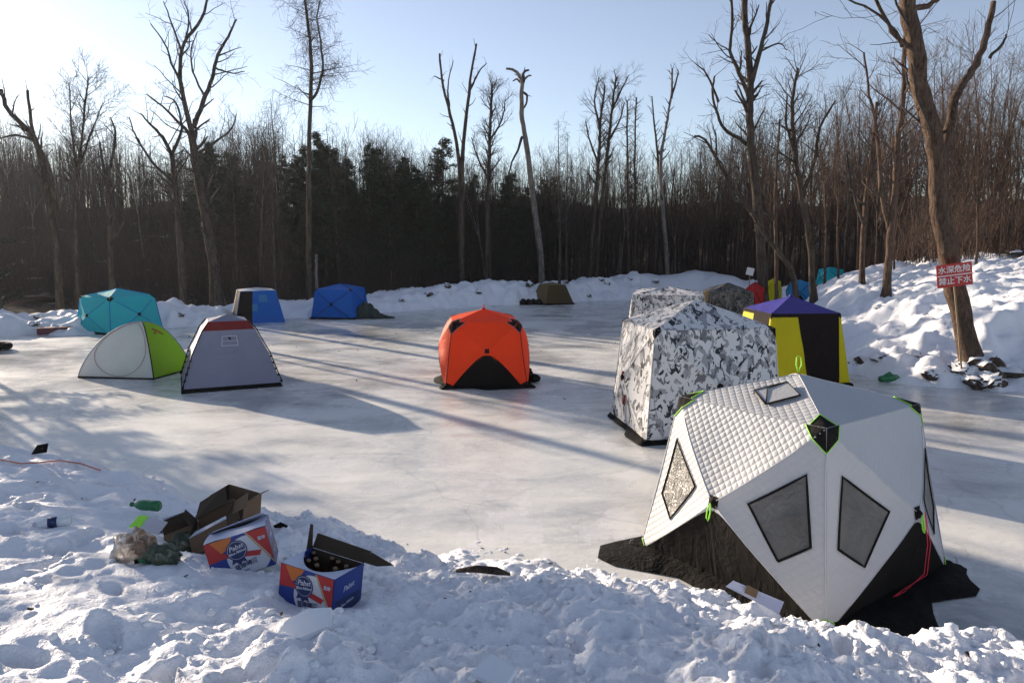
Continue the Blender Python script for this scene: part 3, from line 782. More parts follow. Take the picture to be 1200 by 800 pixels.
x, y = G(302, 379); x, y = x * 1.03, y * 1.03
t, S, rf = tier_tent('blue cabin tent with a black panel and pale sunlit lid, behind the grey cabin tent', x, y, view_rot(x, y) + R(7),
    [(0, .93, .82), (1.24, .66, .62)], [['fab_blue', 'fab_blue', 'fab_blue', 'fab_brown']], .10, 'fab_white')  # white lid puts the sunlight on the top into the fabric colour
S[0][0].ruled('door_panel', lerp2((-.98, -.98), (-.98, .98)), lerp2((-.32, -.98), (-.32, .98)), 'fab_black', t, 8, 8, .006)
S[0][0].ruled('window', lerp2((.0, .30), (.0, .75)), lerp2((.42, .30), (.42, .75)), 'fab_skyblue', t, 6, 6, .006)
S[0][0].ruled('window', lerp2((-.4, -.25), (-.4, .2)), lerp2((-.08, -.25), (-.08, .2)), 'fab_skyblue', t, 6, 6, .006)
S[0][3].ruled('wall_trim', lerp2((-.99, -.98), (-.99, .98)), lerp2((-.8, -.98), (-.8, .98)), 'fab_white', t, 6, 6, .006)

x, y = G(648, 357); y += .8
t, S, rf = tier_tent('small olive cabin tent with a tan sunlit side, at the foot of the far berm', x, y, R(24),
    [(0, .80, .85), (.95, .48, .55)], [['fab_olive', 'fab_olive', 'fab_olive', 'fab_tan']], .14, 'fab_tan')  # tan on the sun-facing wall and cap is sunlight put into colour
skirt(t, 1.6, 1.7, .12, 31)
mb = MB()
for k in range(4): mb.lathe([(.2, 0), (.19, .15), (.08, .28), (.01, .3)], (-.25 * k, .1 * (k % 2), 0), 8)
o = mb.build('gear_pile', 'fab_brown', None, True); x, y = G(631, 357); o.location = (x, y, 0); tag(o, 'low dark pile of gear left of the small olive tent', 'gear')

# --- small camo tent, dark camo tent, red tent
x, y = 3.5 * 1.02, 17.9 * 1.0
x, y = AT(783, 340, 21.5)[0], 21.5
t = thing('hub_tent', 'small snow camouflage tent half hidden behind the large camouflage tent', 'tent', (x, y, 0), R(-12), GT)
W, roof = hub_frame(2.2, 1.95, 1.66, .18, .08, sag=.02)
for i in range(4): wall_panels(W[i], t, 'camo')
roof_panels(roof, t, 'camo'); seam_lines(W, roof, t, 'camo', .006); skirt(t, 2.0, None, .1, 41)
x, y = AT(853, 345, 23.5)[0], 23.5
t = thing('hub_tent', 'dark woodland camouflage tent with a pale left side, beside a leaning tree', 'tent', (x, y, 0), R(-2), GT)
W, roof = hub_frame(1.62, 1.25, 1.58, .26, .06, sag=.02)
for i in range(4): wall_panels(W[i], t, 'camo_dark', name='wall_panel')
roof_panels(roof, t, 'camo_dark'); seam_lines(W, roof, t, 'fab_brown', .008); skirt(t, 1.62, None, .1, 42)
W[3].ruled('door_panel', lerp2((-.98, -.98), (-.98, .97)), lerp2((.4, -.98), (.4, .97)), 'fab_tan', t, 8, 8, .006)

# --- blue roofed yellow and black tent
x, y = 6.38, 16.9
t = thing('hub_tent', 'yellow and black hub tent with a purple-blue roof, near the right bank', 'tent', (x, y, 0), R(4), GT)
W, roof = hub_frame(1.98, 1.56, 1.58, .33, .05, sag=.02)
for i in range(4):
    sf = W[i]
    sf.ruled('wall_panel', lerp2((-1, -1), (-1, 1)), lerp2((.05, -1), (-.24, 1)), 'fab_yellow', t, 14, 6, 0)
    sf.ruled('wall_panel', lerp2((.05, -1), (-.24, 1)), lerp2((.74, -1), (.95, 1)), 'fab_brown', t, 14, 14, 0)
    sf.ruled('wall_panel', lerp2((.74, -1), (.95, 1)), lerp2((1, -1), (1, 1)), 'fab_yellow', t, 14, 4, 0)
    sf.ruled('roof_valance', lerp2((-1, .90), (1, .90)), lerp2((-1, 1), (1, 1)), 'fab_brown', t, 14, 3, .008)
roof_panels(roof, t, 'fab_purple'); hub_cap(roof, t, .05, 'fab_purple')
corner_patches(W, roof, t, 'fab_black', .10, .16, rs=.05)
loop_strap(t, W[3](.0, -.2, .05), Vector((0, 0, -.3)), 'lime', .012, .04); skirt(t, 1.98, None, .12, 44)

# --- green and white dome tent
def dome_tent():
    x, y = G(160, 447); y += .95; x -= .45
    t = thing('dome_tent', 'low white and lime green pop-up dome tent, left of the grey cabin tent', 'tent', (x, y, 0), view_rot(x, y), GT)
    peak = Vector((.16, 0, 1.26)); base = [Vector((-1.24, .1, 0)), Vector((.32, -.98, 0)), Vector((1.20, .15, 0)), Vector((.0, 1.05, 0))]
    def rib(i, s):      # s 0 base -> 1 peak ; convex rib
        b = base[i]; s2 = s
        h = math.sin(s2 * PI / 2) ** .9
        q = b.lerp(peak, s2 ** 1.25 if i != 1 else s2 ** 1.1); q.z = peak.z * h * .98 + .02 * s2; return q
    def pan(i, name, m, t0=0., t1=1., s0=0., s1=1., off=0., fold=None):
        j = (i + 1) % 4; n = 18; V = []
        for a in range(n + 1):
            s = s0 + (s1 - s0) * a / n
            for b in range(n + 1):
                u = t0 + (t1 - t0) * b / n
                if fold: u, s_ = fold(b / n, a / n)
                else: s_ = s
                P_ = rib(i, s_).lerp(rib(j, s_), u); c = (base[i] + base[j]) * .5; c.z = 0; o_ = c.normalized()
                P_ = P_ + o_ * (-.16 * math.sin(PI * u) * (1 - s_) * .6 + off) + Vector((0, 0, off * .6)); V.append(tuple(P_))
        Fq = [(a * (n + 1) + b, a * (n + 1) + b + 1, (a + 1) * (n + 1) + b + 1, (a + 1) * (n + 1) + b) for a in range(n) for b in range(n)]
        return mesh_np(name, np.array(V), Fq, m, t)
    pan(0, 'wall_panel', 'fab_white'); pan(1, 'wall_panel', 'fab_green'); pan(2, 'wall_panel', 'fab_green'); pan(3, 'wall_panel', 'fab_white')
    # oval door with pink piping on the white panel
    V = []; n = 30; ring = []
    for k in range(n):
        a = 2 * PI * k / n; u = .5 + .455 * math.cos(a); s_ = .44 + .43 * math.sin(a); u = min(max(u, .06), .94)
        P_ = rib(0, s_).lerp(rib(1, s_), u); c = (base[0] + base[1]) * .5; o_ = c.normalized()
        ring.append(P_ + o_ * (-.16 * math.sin(PI * u) * (1 - s_) * .6 + .012) + Vector((0, 0, .01)))
    mb = MB(); mb.tube(ring + [ring[0]], .007, 5); mb.build('door_piping', m_plain('pink', (.42, .26, .28)), t, True)
    for i in range(4):
        mb = MB(); mb.tube([rib(i, k / 16) for k in range(17)], .013, 6); mb.build('rib', 'fab_brown' if i == 1 else 'fab_grey', t, True)
    # brown emblem on the green panel
    mb = MB(); P0 = rib(1, .55).lerp(rib(2, .55), .35); P1 = rib(1, .62).lerp(rib(2, .62), .5); P2 = rib(1, .52).lerp(rib(2, .52), .68)
    o_ = Vector((.55, -.8, .3)).normalized() * .03
    mb.tube([P0 + o_, P1 + o_, P2 + o_], .022, 5); P3 = rib(1, .66).lerp(rib(2, .66), .36); mb.tube([P3 + o_, P1 + o_], .02, 5); mb.build('emblem', m_plain('emblem', (.35, .12, .03)), t, True)
    mb = MB(); mb.tube([base[0] + Vector((0, 0, .02)), base[1] + Vector((0, 0, .02)), base[2] + Vector((0, 0, .02)), base[3] + Vector((0, 0, .02)), base[0] + Vector((0, 0, .02))], .02, 6)
    mb.build('base_hem', 'fab_brown', t)
dome_tent()

# --- far small tents on the right arm of the pond
def far_tent(px0, px1, pyt, pyb, Y, m, label, yaw=20, m2=None, kind='hub'):
    xc = AT((px0 + px1) / 2, 340, Y)[0]; wd = (px1 - px0) / F * Y * .80; zt = AT(600, pyt, Y)[2]; zb = max(0, h0(xc, Y))
    t = thing('hub_tent', label, 'tent', (xc, Y, zb), R(yaw), GT)
    hh = max(.9, zt - zb)
    W, roof = hub_frame(wd, wd * .82, hh * .85, hh * .15, .15)
    for i in range(4): wall_panels(W[i], t, m2 if (m2 and i in (0, 1)) else m)
    roof_panels(roof, t, m); seam_lines(W, roof, t, 'fab_brown', .01, corner=False)
    for wv in W[:1]: arch(wv, 'fab_brown', t, .5, -.3)
far_tent(874, 896, 330, 350, 27.5, 'fab_red', 'red tent peeking out behind the dark camouflage tent', 25)
far_tent(899, 915, 325, 345, 33, 'fab_yellow', 'narrow yellow tent far off between the trees beyond the red tent', 10)
far_tent(922, 952, 327, 347, 31, 'fab_skyblue', 'light blue far-off tent behind the purple-blue roof', -18)
far_tent(958, 987, 321, 341, 37, 'fab_cyan', 'turquoise far-off tent at the head of the pond, right of the light blue one', 15)
far_tent(988, 1003, 327, 340, 42, 'fab_blue', 'small dark blue far-off tent right of the turquoise far-off tent', 15)
far_tent(1004, 1022, 324, 338, 46, 'fab_red', 'tiny red far-off tent just over the snowy right slope', 30)

# ------------------------------------------------------------------ writing
_dg = None
def text_mesh(name, s, size, m, parent, mtx, shear=0, bold=0.0, align='CENTER'):
    c = bpy.data.curves.new('tmp', 'FONT'); c.body = s; c.size = size; c.align_x = align; c.align_y = 'CENTER'; c.shear = shear; c.offset = bold; c.resolution_u = 2; c.extrude = .0004
    o = bpy.data.objects.new('tmp', c); COL.objects.link(o); bpy.context.view_layer.update()
    me = bpy.data.meshes.new_from_object(o.evaluated_get(bpy.context.evaluated_depsgraph_get()))
    bpy.data.objects.remove(o); bpy.data.curves.remove(c)
    me.name = name; me.transform(mtx); me.materials.clear(); me.materials.append(M[m])
    o = bpy.data.objects.new(name, me); COL.objects.link(o); o.parent = parent; return o
for nm, c_ in (('ink_navy', (.012, .025, .10)), ('ink_white', (.50, .51, .56)), ('ink_red', (.40, .024, .022)), ('ink_orange', (.52, .14, .025)), ('ink_blue', (.014, .04, .22)), ('ink_gold', (.45, .30, .14)), ('ink_pale', (.50, .53, .66)),
               ('sign_red', (.45, .022, .022)), ('sign_white', (.72, .68, .66))):
    M[nm] = m_plain(nm, c_, .42, .4, .12)
M['card'] = m_plain('card', (.20, .135, .085), .85, .2, .4)
M['card_dark'] = m_plain('card_dark', (.055, .04, .028), .85, .2, .3)
M['glass_brown'] = m_plain('glass_brown', (.035, .014, .006), .12, .6, .1)
M['glass_green'] = m_plain('glass_green', (.01, .16, .05), .2, .6, .2)
M['cap_gold'] = m_plain('cap_gold', (.20, .14, .08), .5, Metallic=.4)
def b_clear(n):
    co = n.coord('Object'); a = n.noise(22, 4, .6, co)
    nr = n.bump(a, .8, .01)
    s = n.princ((.80, .84, .85), .12, .6, nr)
    tr = n.new('ShaderNodeBsdfTransparent'); mx = n.new('ShaderNodeMixShader'); mx.inputs[0].default_value = .3
    n.link(s, mx.inputs[1]); n.link(tr.outputs[0], mx.inputs[2]); return mx.outputs[0]
M['clear_plastic'] = mat('clear_plastic', b_clear)

def poly(mb, pts, y): # polygon in the x-z plane facing -y
    mb.add([(p[0], y, p[1]) for p in pts], [tuple(range(len(pts)))])
def clip_poly(pts, x0, x1, z0, z1):
    def cl(P, ins, inter):
        o = []
        for i in range(len(P)):
            a, b = P[i - 1], P[i]
            if ins(b):
                if not ins(a): o.append(inter(a, b))
                o.append(b)
            elif ins(a): o.append(inter(a, b))
        return o
    def ix(v): return lambda a, b: (v, a[1] + (b[1] - a[1]) * (v - a[0]) / (b[0] - a[0]))
    def iz(v): return lambda a, b: (a[0] + (b[0] - a[0]) * (v - a[1]) / (b[1] - a[1]), v)
    pts = cl(pts, lambda p: p[0] >= x0, ix(x0)); pts = cl(pts, lambda p: p[0] <= x1, ix(x1)); pts = cl(pts, lambda p: p[1] >= z0, iz(z0)); return cl(pts, lambda p: p[1] <= z1, iz(z1))
def circ(cx, cz, r, n=36, ry=None): return [(cx + r * math.cos(2 * PI * k / n), cz + (ry or r) * math.sin(2 * PI * k / n)) for k in range(n)]
def beer_carton(label, loc, rot, open_back, scale=1.0):
    t = thing('beer_carton', label, 'box', loc, group='printed beer cartons dropped on the snow bank', rot=rot); t.scale = (scale,) * 3
    w_, d_, h_ = .40, .30, .27; th = .005; X, D = w_ / 2, d_ / 2
    mb = MB(); mb.slab([(-X, -D, 0), (X, -D, 0), (X, -D, h_), (-X, -D, h_)], -th); fp = mb.build('front_panel', 'ink_blue', t)
    # front artwork, layer by layer
    ar = lambda nm, m, lst, k: (lambda b: ([poly(b, clip_poly(p, -X + .001, X - .001, .001, h_ - .001), -D - .0008 * k) for p in lst], b.build(nm, m, fp))[1])(MB())
    ar('orange_field', 'ink_orange', [[(-X, .13), (-.06, .20), (-.02, h_), (-X, h_)]], 1)
    ar('red_field', 'ink_red', [[(-X, .13), (-.10, .14), (-.115, .19), (-.165, h_), (-X, h_)]], 2)
    ar('white_roundel', 'ink_white', [circ(.055, .115, .140, 40, .138)], 3)
    ar('red_field', 'ink_red', [[(.075, h_), (X, h_), (X, .045)]], 4)
    ar('red_band', 'ink_red', [[(-.148, .185), (-.14, .150), (.12, .095), (.14, .128)]], 4.6)
    ar('gold_stripe', 'ink_gold', [[(.062, h_), (.074, h_), (X, .034), (X, .012)]], 5.4)
    ar('blue_disc', 'ink_navy', [circ(-.012, .172, .068, 32)], 6)
    ar('ribbon_tail', 'ink_navy', [[(-.05, .125), (.02, .125), (.035, .082), (.008, .092), (-.015, .072), (-.032, .094), (-.062, .084)]], 5.6)
    ar('disc_ring', 'ink_white', [[(-.012 + .060 * math.cos(a * .2), .172 + .060 * math.sin(a * .2)) for a in range(0, 32)]], 6.6)
    ar('disc_centre', 'ink_navy', [circ(-.012, .172, .0575, 32)], 7.2)
    fm = lambda x, z, a=0: Matrix.Translation((x, -D - .0066, z)) @ Matrix.Rotation(R(90), 4, 'X') @ Matrix.Rotation(a, 4, 'Z')
    text_mesh('lettering', 'Pabst', .044, 'ink_white', fp, fm(-.014, .192, R(8)), .3, .0008)
    text_mesh('lettering', 'Blue Ribbon', .0235, 'ink_white', fp, fm(-.010, .160, R(8)), .3, .0006)
    text_mesh('lettering', '蓝带啤酒', .038, 'ink_navy', fp, fm(.025, .062, R(8)), 0, .0008)
    text_mesh('lettering', '500ml', .013, 'ink_navy', fp, fm(.02, .026, R(8)), 0, .0003)
    text_mesh('lettering', '蓝带', .026, 'ink_pale', fp, fm(.158, .205, 0), 0, .0005)
    # sides
    mb = MB(); mb.slab([(X, -D, 0), (X, D, 0), (X, D, h_), (X, -D, h_)], -th); s1 = mb.build('side_panel', 'ink_blue', t)
    mb = MB(); q = [(-.11, .03), (.12, .02), (.13, .11), (-.12, .12)]
    mb.add([(X + .001, p[0], p[1]) for p in q], [(0, 1, 2, 3)]); mb.build('dark_field', 'ink_navy', s1)
    sm = lambda y_, z, a=0: Matrix.Translation((X + .0022, y_, z)) @ Matrix.Rotation(R(90), 4, 'Z') @ Matrix.Rotation(R(90), 4, 'X') @ Matrix.Rotation(a, 4, 'Z')
    text_mesh('lettering', 'Pabst', .05, 'ink_pale', s1, sm(0, .175, R(6)), .3, .0006); text_mesh('lettering', 'Blue Ribbon', .026, 'ink_pale', s1, sm(0, .075, R(6)), .3, .0004)
    mb = MB(); mb.slab([(-X, D, 0), (-X, -D, 0), (-X, -D, h_), (-X, D, h_)], -th); mb.build('side_panel', 'ink_blue', t)
    mb = MB(); mb.slab([(X, D, 0), (-X, D, 0), (-X, D, h_ * .99), (X, D, h_ * .99)], -th); mb.build('back_panel', 'card_dark', t)  # dark card puts the shade inside the carton into colour
    mb = MB(); mb.slab([(-X, D, 0), (X, D, 0), (X, -D, 0), (-X, -D, 0)], th * .5); mb.build('bottom_panel', 'card', t)
    # torn top: front strip curves down into the hole
    n = 18; V = []; 
    for i in range(n + 1):
        f = i / n; x = -X + w_ * f; e = -D + (.06 + .17 * abs(2 * f - 1) ** 2.2 if open_back else .20 + .08 * abs(2 * f - .8) ** 2)
        e = min(e, D)
        for k in range(4):
            g_ = k / 3; y_ = -D + (e + D) * g_; z = h_ + .002 - (.02 * g_ * math.sin(PI * f) if open_back else -.004 * math.sin(9 * f + 5 * g_)); V.append((x, y_, z))
    Fq = [(i * 4 + k, i * 4 + k + 1, i * 4 + k + 5, i * 4 + k + 4) for i in range(n) for k in range(3)]
    mesh_np('top_panel', np.array(V), [q[::-1] for q in Fq], 'ink_pale', t)
    if open_back:
        mb = MB(); mb.slab([(-X, D, h_), (X, D, h_), (X + .03, D + .03, h_ + .075), (-X + .01, D + .03, h_ + .09)], .004); mb.build('back_flap', 'card_dark', t)
        mb = MB(); mb.slab([(X, D - .01, h_ + .01), (X + .03, D + .03, h_ + .07), (X + .20, D + .03, h_ + .03), (X + .10, D - .01, h_ + .01)], .004); mb.build('side_flap', 'card_dark', t)
        mb = MB(); mb.slab([(-X, D, h_), (-X, D - .06, h_), (-X - .015, D - .02, h_ + .16), (-X - .01, D + .0, h_ + .15)], .004); mb.build('corner_flap', 'card_dark', t)
    else:
        mb = MB(); mb.slab([(-X, D, h_ - .01), (X, D, h_), (X - .02, D - .10, h_ + .05), (-X + .05, D - .13, h_ + .03)], .004); mb.build('back_flap', 'ink_pale', t)
    return t
def on_snow(px, py, guess=1.0):
    d = ray(px, py); ts = np.geomspace(2.0, 70, 900); X = d[0] * ts; Y = d[1] * ts; Z = CAMH + d[2] * ts; H_ = np.maximum(hgt(X, Y), 0)
    k = int(np.argmax(Z <= H_)) if (Z <= H_).any() else len(ts) - 1
    return Vector((X[k], Y[k], H_[k]))
p = on_snow(366, 712)
c1rot = Euler((R(-4), R(5), R(-24)), 'XYZ')
c1 = beer_carton('blue and white beer carton torn open with bottle tops showing inside', (p.x, p.y + .16, p.z - .06), c1rot, True, 1.0)
p = on_snow(280, 668)
c2 = beer_carton('tilted blue and white beer carton with closed top, under the brown cardboard', (p.x, p.y + .16, p.z - .05), Euler((R(-6), R(-13), R(16)), 'XYZ'), False, 1.0)
# bottles standing in the open carton
def bottle_mesh():
    mb = MB(); mb.lathe([(.024, 0), (.029, .006), (.03, .14), (.026, .165), (.014, .195), (.0125, .232), (.014, .236), (.0135, .243)], (0, 0, 0), 14)
    return mb
b0 = thing('beer_bottle', 'brown glass beer bottle standing inside the open beer carton', 'bottle', (0, 0, 0), group='bottles in the open beer carton')
bb = bottle_mesh().build('glass_body', 'glass_brown', b0, True)
mb = MB(); mb.lathe([(.0155, .236), (.016, .244), (.013, .252), (.001, .253)], (0, 0, 0), 12); bc = mb.build('bottle_cap', 'cap_gold', b0, True)
CH[b0.name] = [bb, bc]
cm = Matrix.Translation(c1.location) @ c1rot.to_matrix().to_4x4() @ Matrix.Scale(1.0, 4)
k = 0
for ix in range(5):
    for iy in range(3):
        if iy == 0: continue
        q = cm @ Vector((-.155 + .0775 * ix, -.04 + .08 * iy, .006)); 
        b = b0 if k == 0 else dup(b0); k += 1
        b.location = q; b.rotation_euler = (c1rot[0] + R(rnd.uniform(-2, 2)), c1rot[1], rnd.uniform(0, 6))

# brown opened cardboard cartons
def slab_obj(name, m, parent, quads, th=.006, label=None):
    mb = MB()
    for q in quads: mb.slab(q, th)
    return mb.build(name, m, parent)
p = on_snow(246, 652)
t = thing('cardboard_box', 'crushed brown cardboard box with open flaps lying behind the tilted beer carton', 'box', (p.x, p.y + .05, p.z - .02), 0, rot=(R(4), R(-6), R(8))); t.scale = (.92,) * 3
slab_obj('front_panel', 'card', t, [[(-.12, -.08, .06), (.18, -.10, .18), (.18, -.06, .33), (-.13, -.06, .21)]])
slab_obj('side_panel', 'card_dark', t, [[(.18, -.10, .16), (.20, .16, .22), (.20, .14, .40), (.18, -.06, .33)]])
slab_obj('back_panel', 'card', t, [[(-.12, .18, .10), (.22, .16, .22), (.20, .17, .40), (-.12, .20, .30)]])
slab_obj('side_panel', 'card_dark', t, [[(-.12, .18, .08), (-.12, -.08, .04), (-.13, -.06, .21), (-.12, .18, .30)]])
slab_obj('top_flap', 'card_dark', t, [[(-.11, .10, .29), (.17, .09, .40), (.14, .20, .50), (-.09, .24, .38)]])
slab_obj('side_flap', 'card', t, [[(.20, .14, .38), (.21, .02, .33), (.32, .06, .36), (.32, .17, .43)], ])
slab_obj('torn_flap', 'card_dark', t, [[(-.12, .17, .27), (-.12, .06, .24), (-.23, .16, .31), (-.21, .22, .35)]])
slab_obj('front_flap', 'ink_pale', t, [[(-.13, -.06, .21), (.18, -.06, .33), (.16, .0, .325), (-.10, .02, .22)]])
slab_obj('bottom_panel', 'card', t, [[(-.12, .18, .08), (.2, .16, .2), (.18, -.1, .16), (-.12, -.08, .05)]])
p = on_snow(238, 622)
t = thing('cardboard_box', 'second brown cardboard box lying on its side behind the crushed box, edges pale', 'box', (p.x + .10, p.y + .36, p.z - .04), 0, rot=(R(5), R(10), R(-14)))
slab_obj('front_panel', 'card_dark', t, [[(-.16, -.1, 0), (.16, -.1, .02), (.16, -.09, .24), (-.16, -.09, .22)]]); slab_obj('side_panel', 'card', t, [[(.16, -.1, .02), (.19, .12, .02), (.19, .12, .25), (.16, -.09, .24)]])
slab_obj('back_panel', 'card', t, [[(.19, .12, .0), (-.14, .14, .0), (-.14, .14, .23), (.19, .12, .24)]]); slab_obj('side_panel', 'card_dark', t, [[(-.14, .14, 0), (-.16, -.1, 0), (-.16, -.09, .22), (-.14, .14, .23)]])
slab_obj('top_flap', 'card', t, [[(.16, -.09, .24), (.19, .12, .25), (.27, .10, .31), (.25, -.06, .31)]])
p = on_snow(214, 640)
t = thing('cardboard_sheet', 'torn piece of dark brown cardboard wedged between the bags and the tilted carton', 'cardboard', (p.x, p.y, p.z + .02), 0, rot=(R(28), R(-14), R(32)))
slab_obj('torn_panel', 'card', t, [[(-.14, -.09, .02), (.13, -.11, .03), (.15, .08, .05), (-.10, .10, .03)]], .008); slab_obj('bent_flap', 'card_dark', t, [[(-.10, .10, .03), (.15, .08, .05), (.10, .17, .12), (-.08, .16, .13)]], .007)
# green bottle lying
def lying(name, label, cat, px, py, m, L, r, ang, capm=None, band=None, lift=0.0, tilt=0):
    p = on_snow(px, py); t = thing(name, label, cat, (p.x, p.y, p.z + r * .7 + lift), 0, rot=(R(90 + tilt), 0, ang))
    mb = MB(); mb.lathe([(r * .75, 0), (r, .012), (r, L * .28), (r * .93, L * .33), (r, L * .38), (r, L * .62), (r * .8, L * .74), (r * .36, L * .86), (r * .34, L * .93)], (0, 0, 0), 16); mb.build('body', m, t, True)
    mb = MB(); mb.lathe([(r * .42, L * .92), (r * .43, L), (r * .1, L * 1.005)], (0, 0, 0), 14); mb.build('cap', capm or m, t, True)
    if band: mb = MB(); mb.lathe([(r * 1.01, L * .36), (r * 1.012, L * .6)], (0, 0, 0), 16); mb.build('paper_label', band, t, True)
    return t
lying('plastic_bottle', 'green plastic bottle lying on the snow left of the brown boxes', 'bottle', 188, 604, 'glass_green', .27, .045, R(-100), 'glass_green', lift=.05)
lying('plastic_bottle', 'clear plastic bottle with a dark band lying alone on the left snow', 'bottle', 84, 616, 'clear_plastic', .25, .038, R(-68), 'ink_white', 'ink_navy', lift=.02)
lying('plastic_bottle', 'dark green bottle lying beside the rubbish bag, neck to the right', 'bottle', 208, 655, 'glass_green', .26, .036, R(-55), 'fab_black', lift=.02)
lying('plastic_bottle', 'short dark bottle wedged under the crushed cardboard box', 'bottle', 220, 628, 'glass_brown', .2, .034, R(-70), 'fab_black', lift=.04)
# rubbish bag
def bag(name, label, cat, px, py, m, sx, sy, sz, seed, sub=None):
    import bmesh
    p = on_snow(px, py); bm = bmesh.new(); bmesh.ops.create_icosphere(bm, subdivisions=4, radius=1)
    V = np.array([v.co[:] for v in bm.verts]); 
    n1 = fbm(V[:, 0] * 2 + seed, V[:, 1] * 2 + V[:, 2] * 1.7, 4, seed); n2 = np.abs(fbm(V[:, 0] * 4 + V[:, 2] * 3, V[:, 1] * 4 + seed, 3, seed + 9))
    s_ = 1 + .20 * n1 - .07 * n2; z = V[:, 2]
    for v, q in zip(bm.verts, s_): v.co = Vector((v.co.x * sx * q, v.co.y * sy * q, max(v.co.z, -.45) * sz * q))
    me = bpy.data.meshes.new(name); bm.to_mesh(me); bm.free(); me.polygons.foreach_set('use_smooth', np.ones(len(me.polygons), bool)); me.materials.append(M[m])
    o = bpy.data.objects.new(name, me); COL.objects.link(o); o.location = (p.x, p.y, p.z + sz * .35); tag(o, label, cat); return o
def b_bag(n):
    co = n.coord('Object'); a = n.noise(9, 4, .65, co, .8); g = n.noise(22, 4, .6, co)
    c = n.ramp(a, [(.38, (.72, .70, .67)), (.47, (.55, .42, .30)), (.55, (.30, .15, .07)), (.64, (.06, .07, .04))])
    s = n.princ(c, .12, .7, n.bump(g, 1.0, .035)); tr = n.new('ShaderNodeBsdfTransparent'); mx = n.new('ShaderNodeMixShader'); n.link(n.math('MULTIPLY', n.ramp(n.noise(5, 4, .6, co), [(.45, 0), (.6, 1)]), .5), mx.inputs[0])
    n.link(s, mx.inputs[1]); n.link(tr.outputs[0], mx.inputs[2]); return mx.outputs[0]
M['rubbish'] = mat('rubbish', b_bag)
def b_bag2(n):
    co = n.coord('Object'); a = n.noise(12, 4, .65, co, .8); g = n.noise(22, 4, .6, co)
    c = n.ramp(a, [(.40, (.02, .035, .016)), (.55, (.06, .075, .035)), (.68, (.30, .26, .20))])
    return n.princ(c, .3, .5, n.bump(g, .9, .02))
M['rubbish_dark'] = mat('rubbish_dark', b_bag2)
bag('rubbish_bag', 'crumpled clear plastic bag of brown rubbish, leftmost of the litter pile', 'bag', 160, 655, 'rubbish', .15, .12, .165, 3)
bag('rubbish_bag', 'flattened dark green rubbish bag in front of the brown boxes', 'bag', 192, 656, 'rubbish_dark', .13, .10, .085, 8)
bag('rubbish_bag', 'small black-green rubbish bag squeezed against the tilted beer carton', 'bag', 218, 645, 'rubbish_dark', .12, .10, .10, 12)
p = on_snow(178, 628)
t = thing('food_packet', 'white and bright green food packet lying on top of the rubbish bag', 'packet', (p.x - .0, p.y - .05, p.z + .07), 0, rot=(R(28), R(8), R(-8)))
slab_obj('white_sleeve', 'ink_white', t, [[(-.02, -.06, .05), (.13, -.06, .04), (.14, .05, .05), (-.01, .06, .06)]], .01); slab_obj('green_end', 'lime', t, [[(-.10, -.055, .05), (-.021, -.06, .05), (-.011, .06, .06), (-.09, .06, .05)]], .011)
p = on_snow(205, 622); t = thing('food_tray', 'small pale paper tray caught between the bag and the cardboard', 'tray', (p.x, p.y, p.z + .04), 0, rot=(R(20), R(-12), R(20)))
slab_obj('tray_base', 'ink_pale', t, [[(-.06, -.05, .0), (.07, -.05, 0), (.07, .05, 0), (-.06, .05, 0)]]); slab_obj('tray_side', 'ink_pale', t, [[(-.06, -.05, .006), (.07, -.05, .006), (.09, -.07, .05), (-.08, -.07, .05)]]); slab_obj('tray_side', 'ink_pale', t, [[(.07, .05, .006), (-.06, .05, .006), (-.08, .07, .05), (.09, .07, .05)]])

# ice slabs lying on the snow
def ice_slab(px, py, pts, th, rot, label, z=.02):
    p = on_snow(px, py); mb = MB(); n = len(pts); jt = [rnd.uniform(.93, 1.0) for _ in pts]
    mb.add([(q[0], q[1], 0) for q in pts] + [(q[0] * j, q[1] * j, th) for q, j in zip(pts, jt)], [tuple(range(n))[::-1], tuple(range(n, 2 * n))] + [(i, (i + 1) % n, (i + 1) % n + n, i + n) for i in range(n)])
    o = mb.build('ice_slab', 'slab_ice', None); o.location = (p.x, p.y, p.z + z); o.rotation_euler = rot; tag(o, label, 'ice slab', 'loose slabs of pond ice on the bank'); return o
ice_slab(358, 738, [(-.16, -.05), (-.02, -.10), (.13, -.06), (.15, .07), (.02, .11), (-.10, .06)], .035, (R(16), R(-10), R(12)), 'flat white ice slab leaning in front of the open beer carton', .0)
ice_slab(578, 796, [(-.10, -.04), (.08, -.06), (.10, .05), (-.04, .09)], .03, (R(22), R(6), R(-20)), 'angular white ice slab at the bottom edge of the foreground snow', .01)
0 and ice_slab(505, 712, [(-.11, -.06), (.09, -.09), (.13, .03), (.02, .09), (-.1, .05)], .04, (R(14), R(4), R(40)), 'rounded ice slab on the bank right of the beer cartons', -.01)
0 and ice_slab(700, 745, [(-.18, -.06), (.12, -.09), (.16, .06), (-.06, .10)], .04, (R(12), R(-5), R(0)), 'broad ice slab half sunk in the snow below the slushy water edge', -.01)
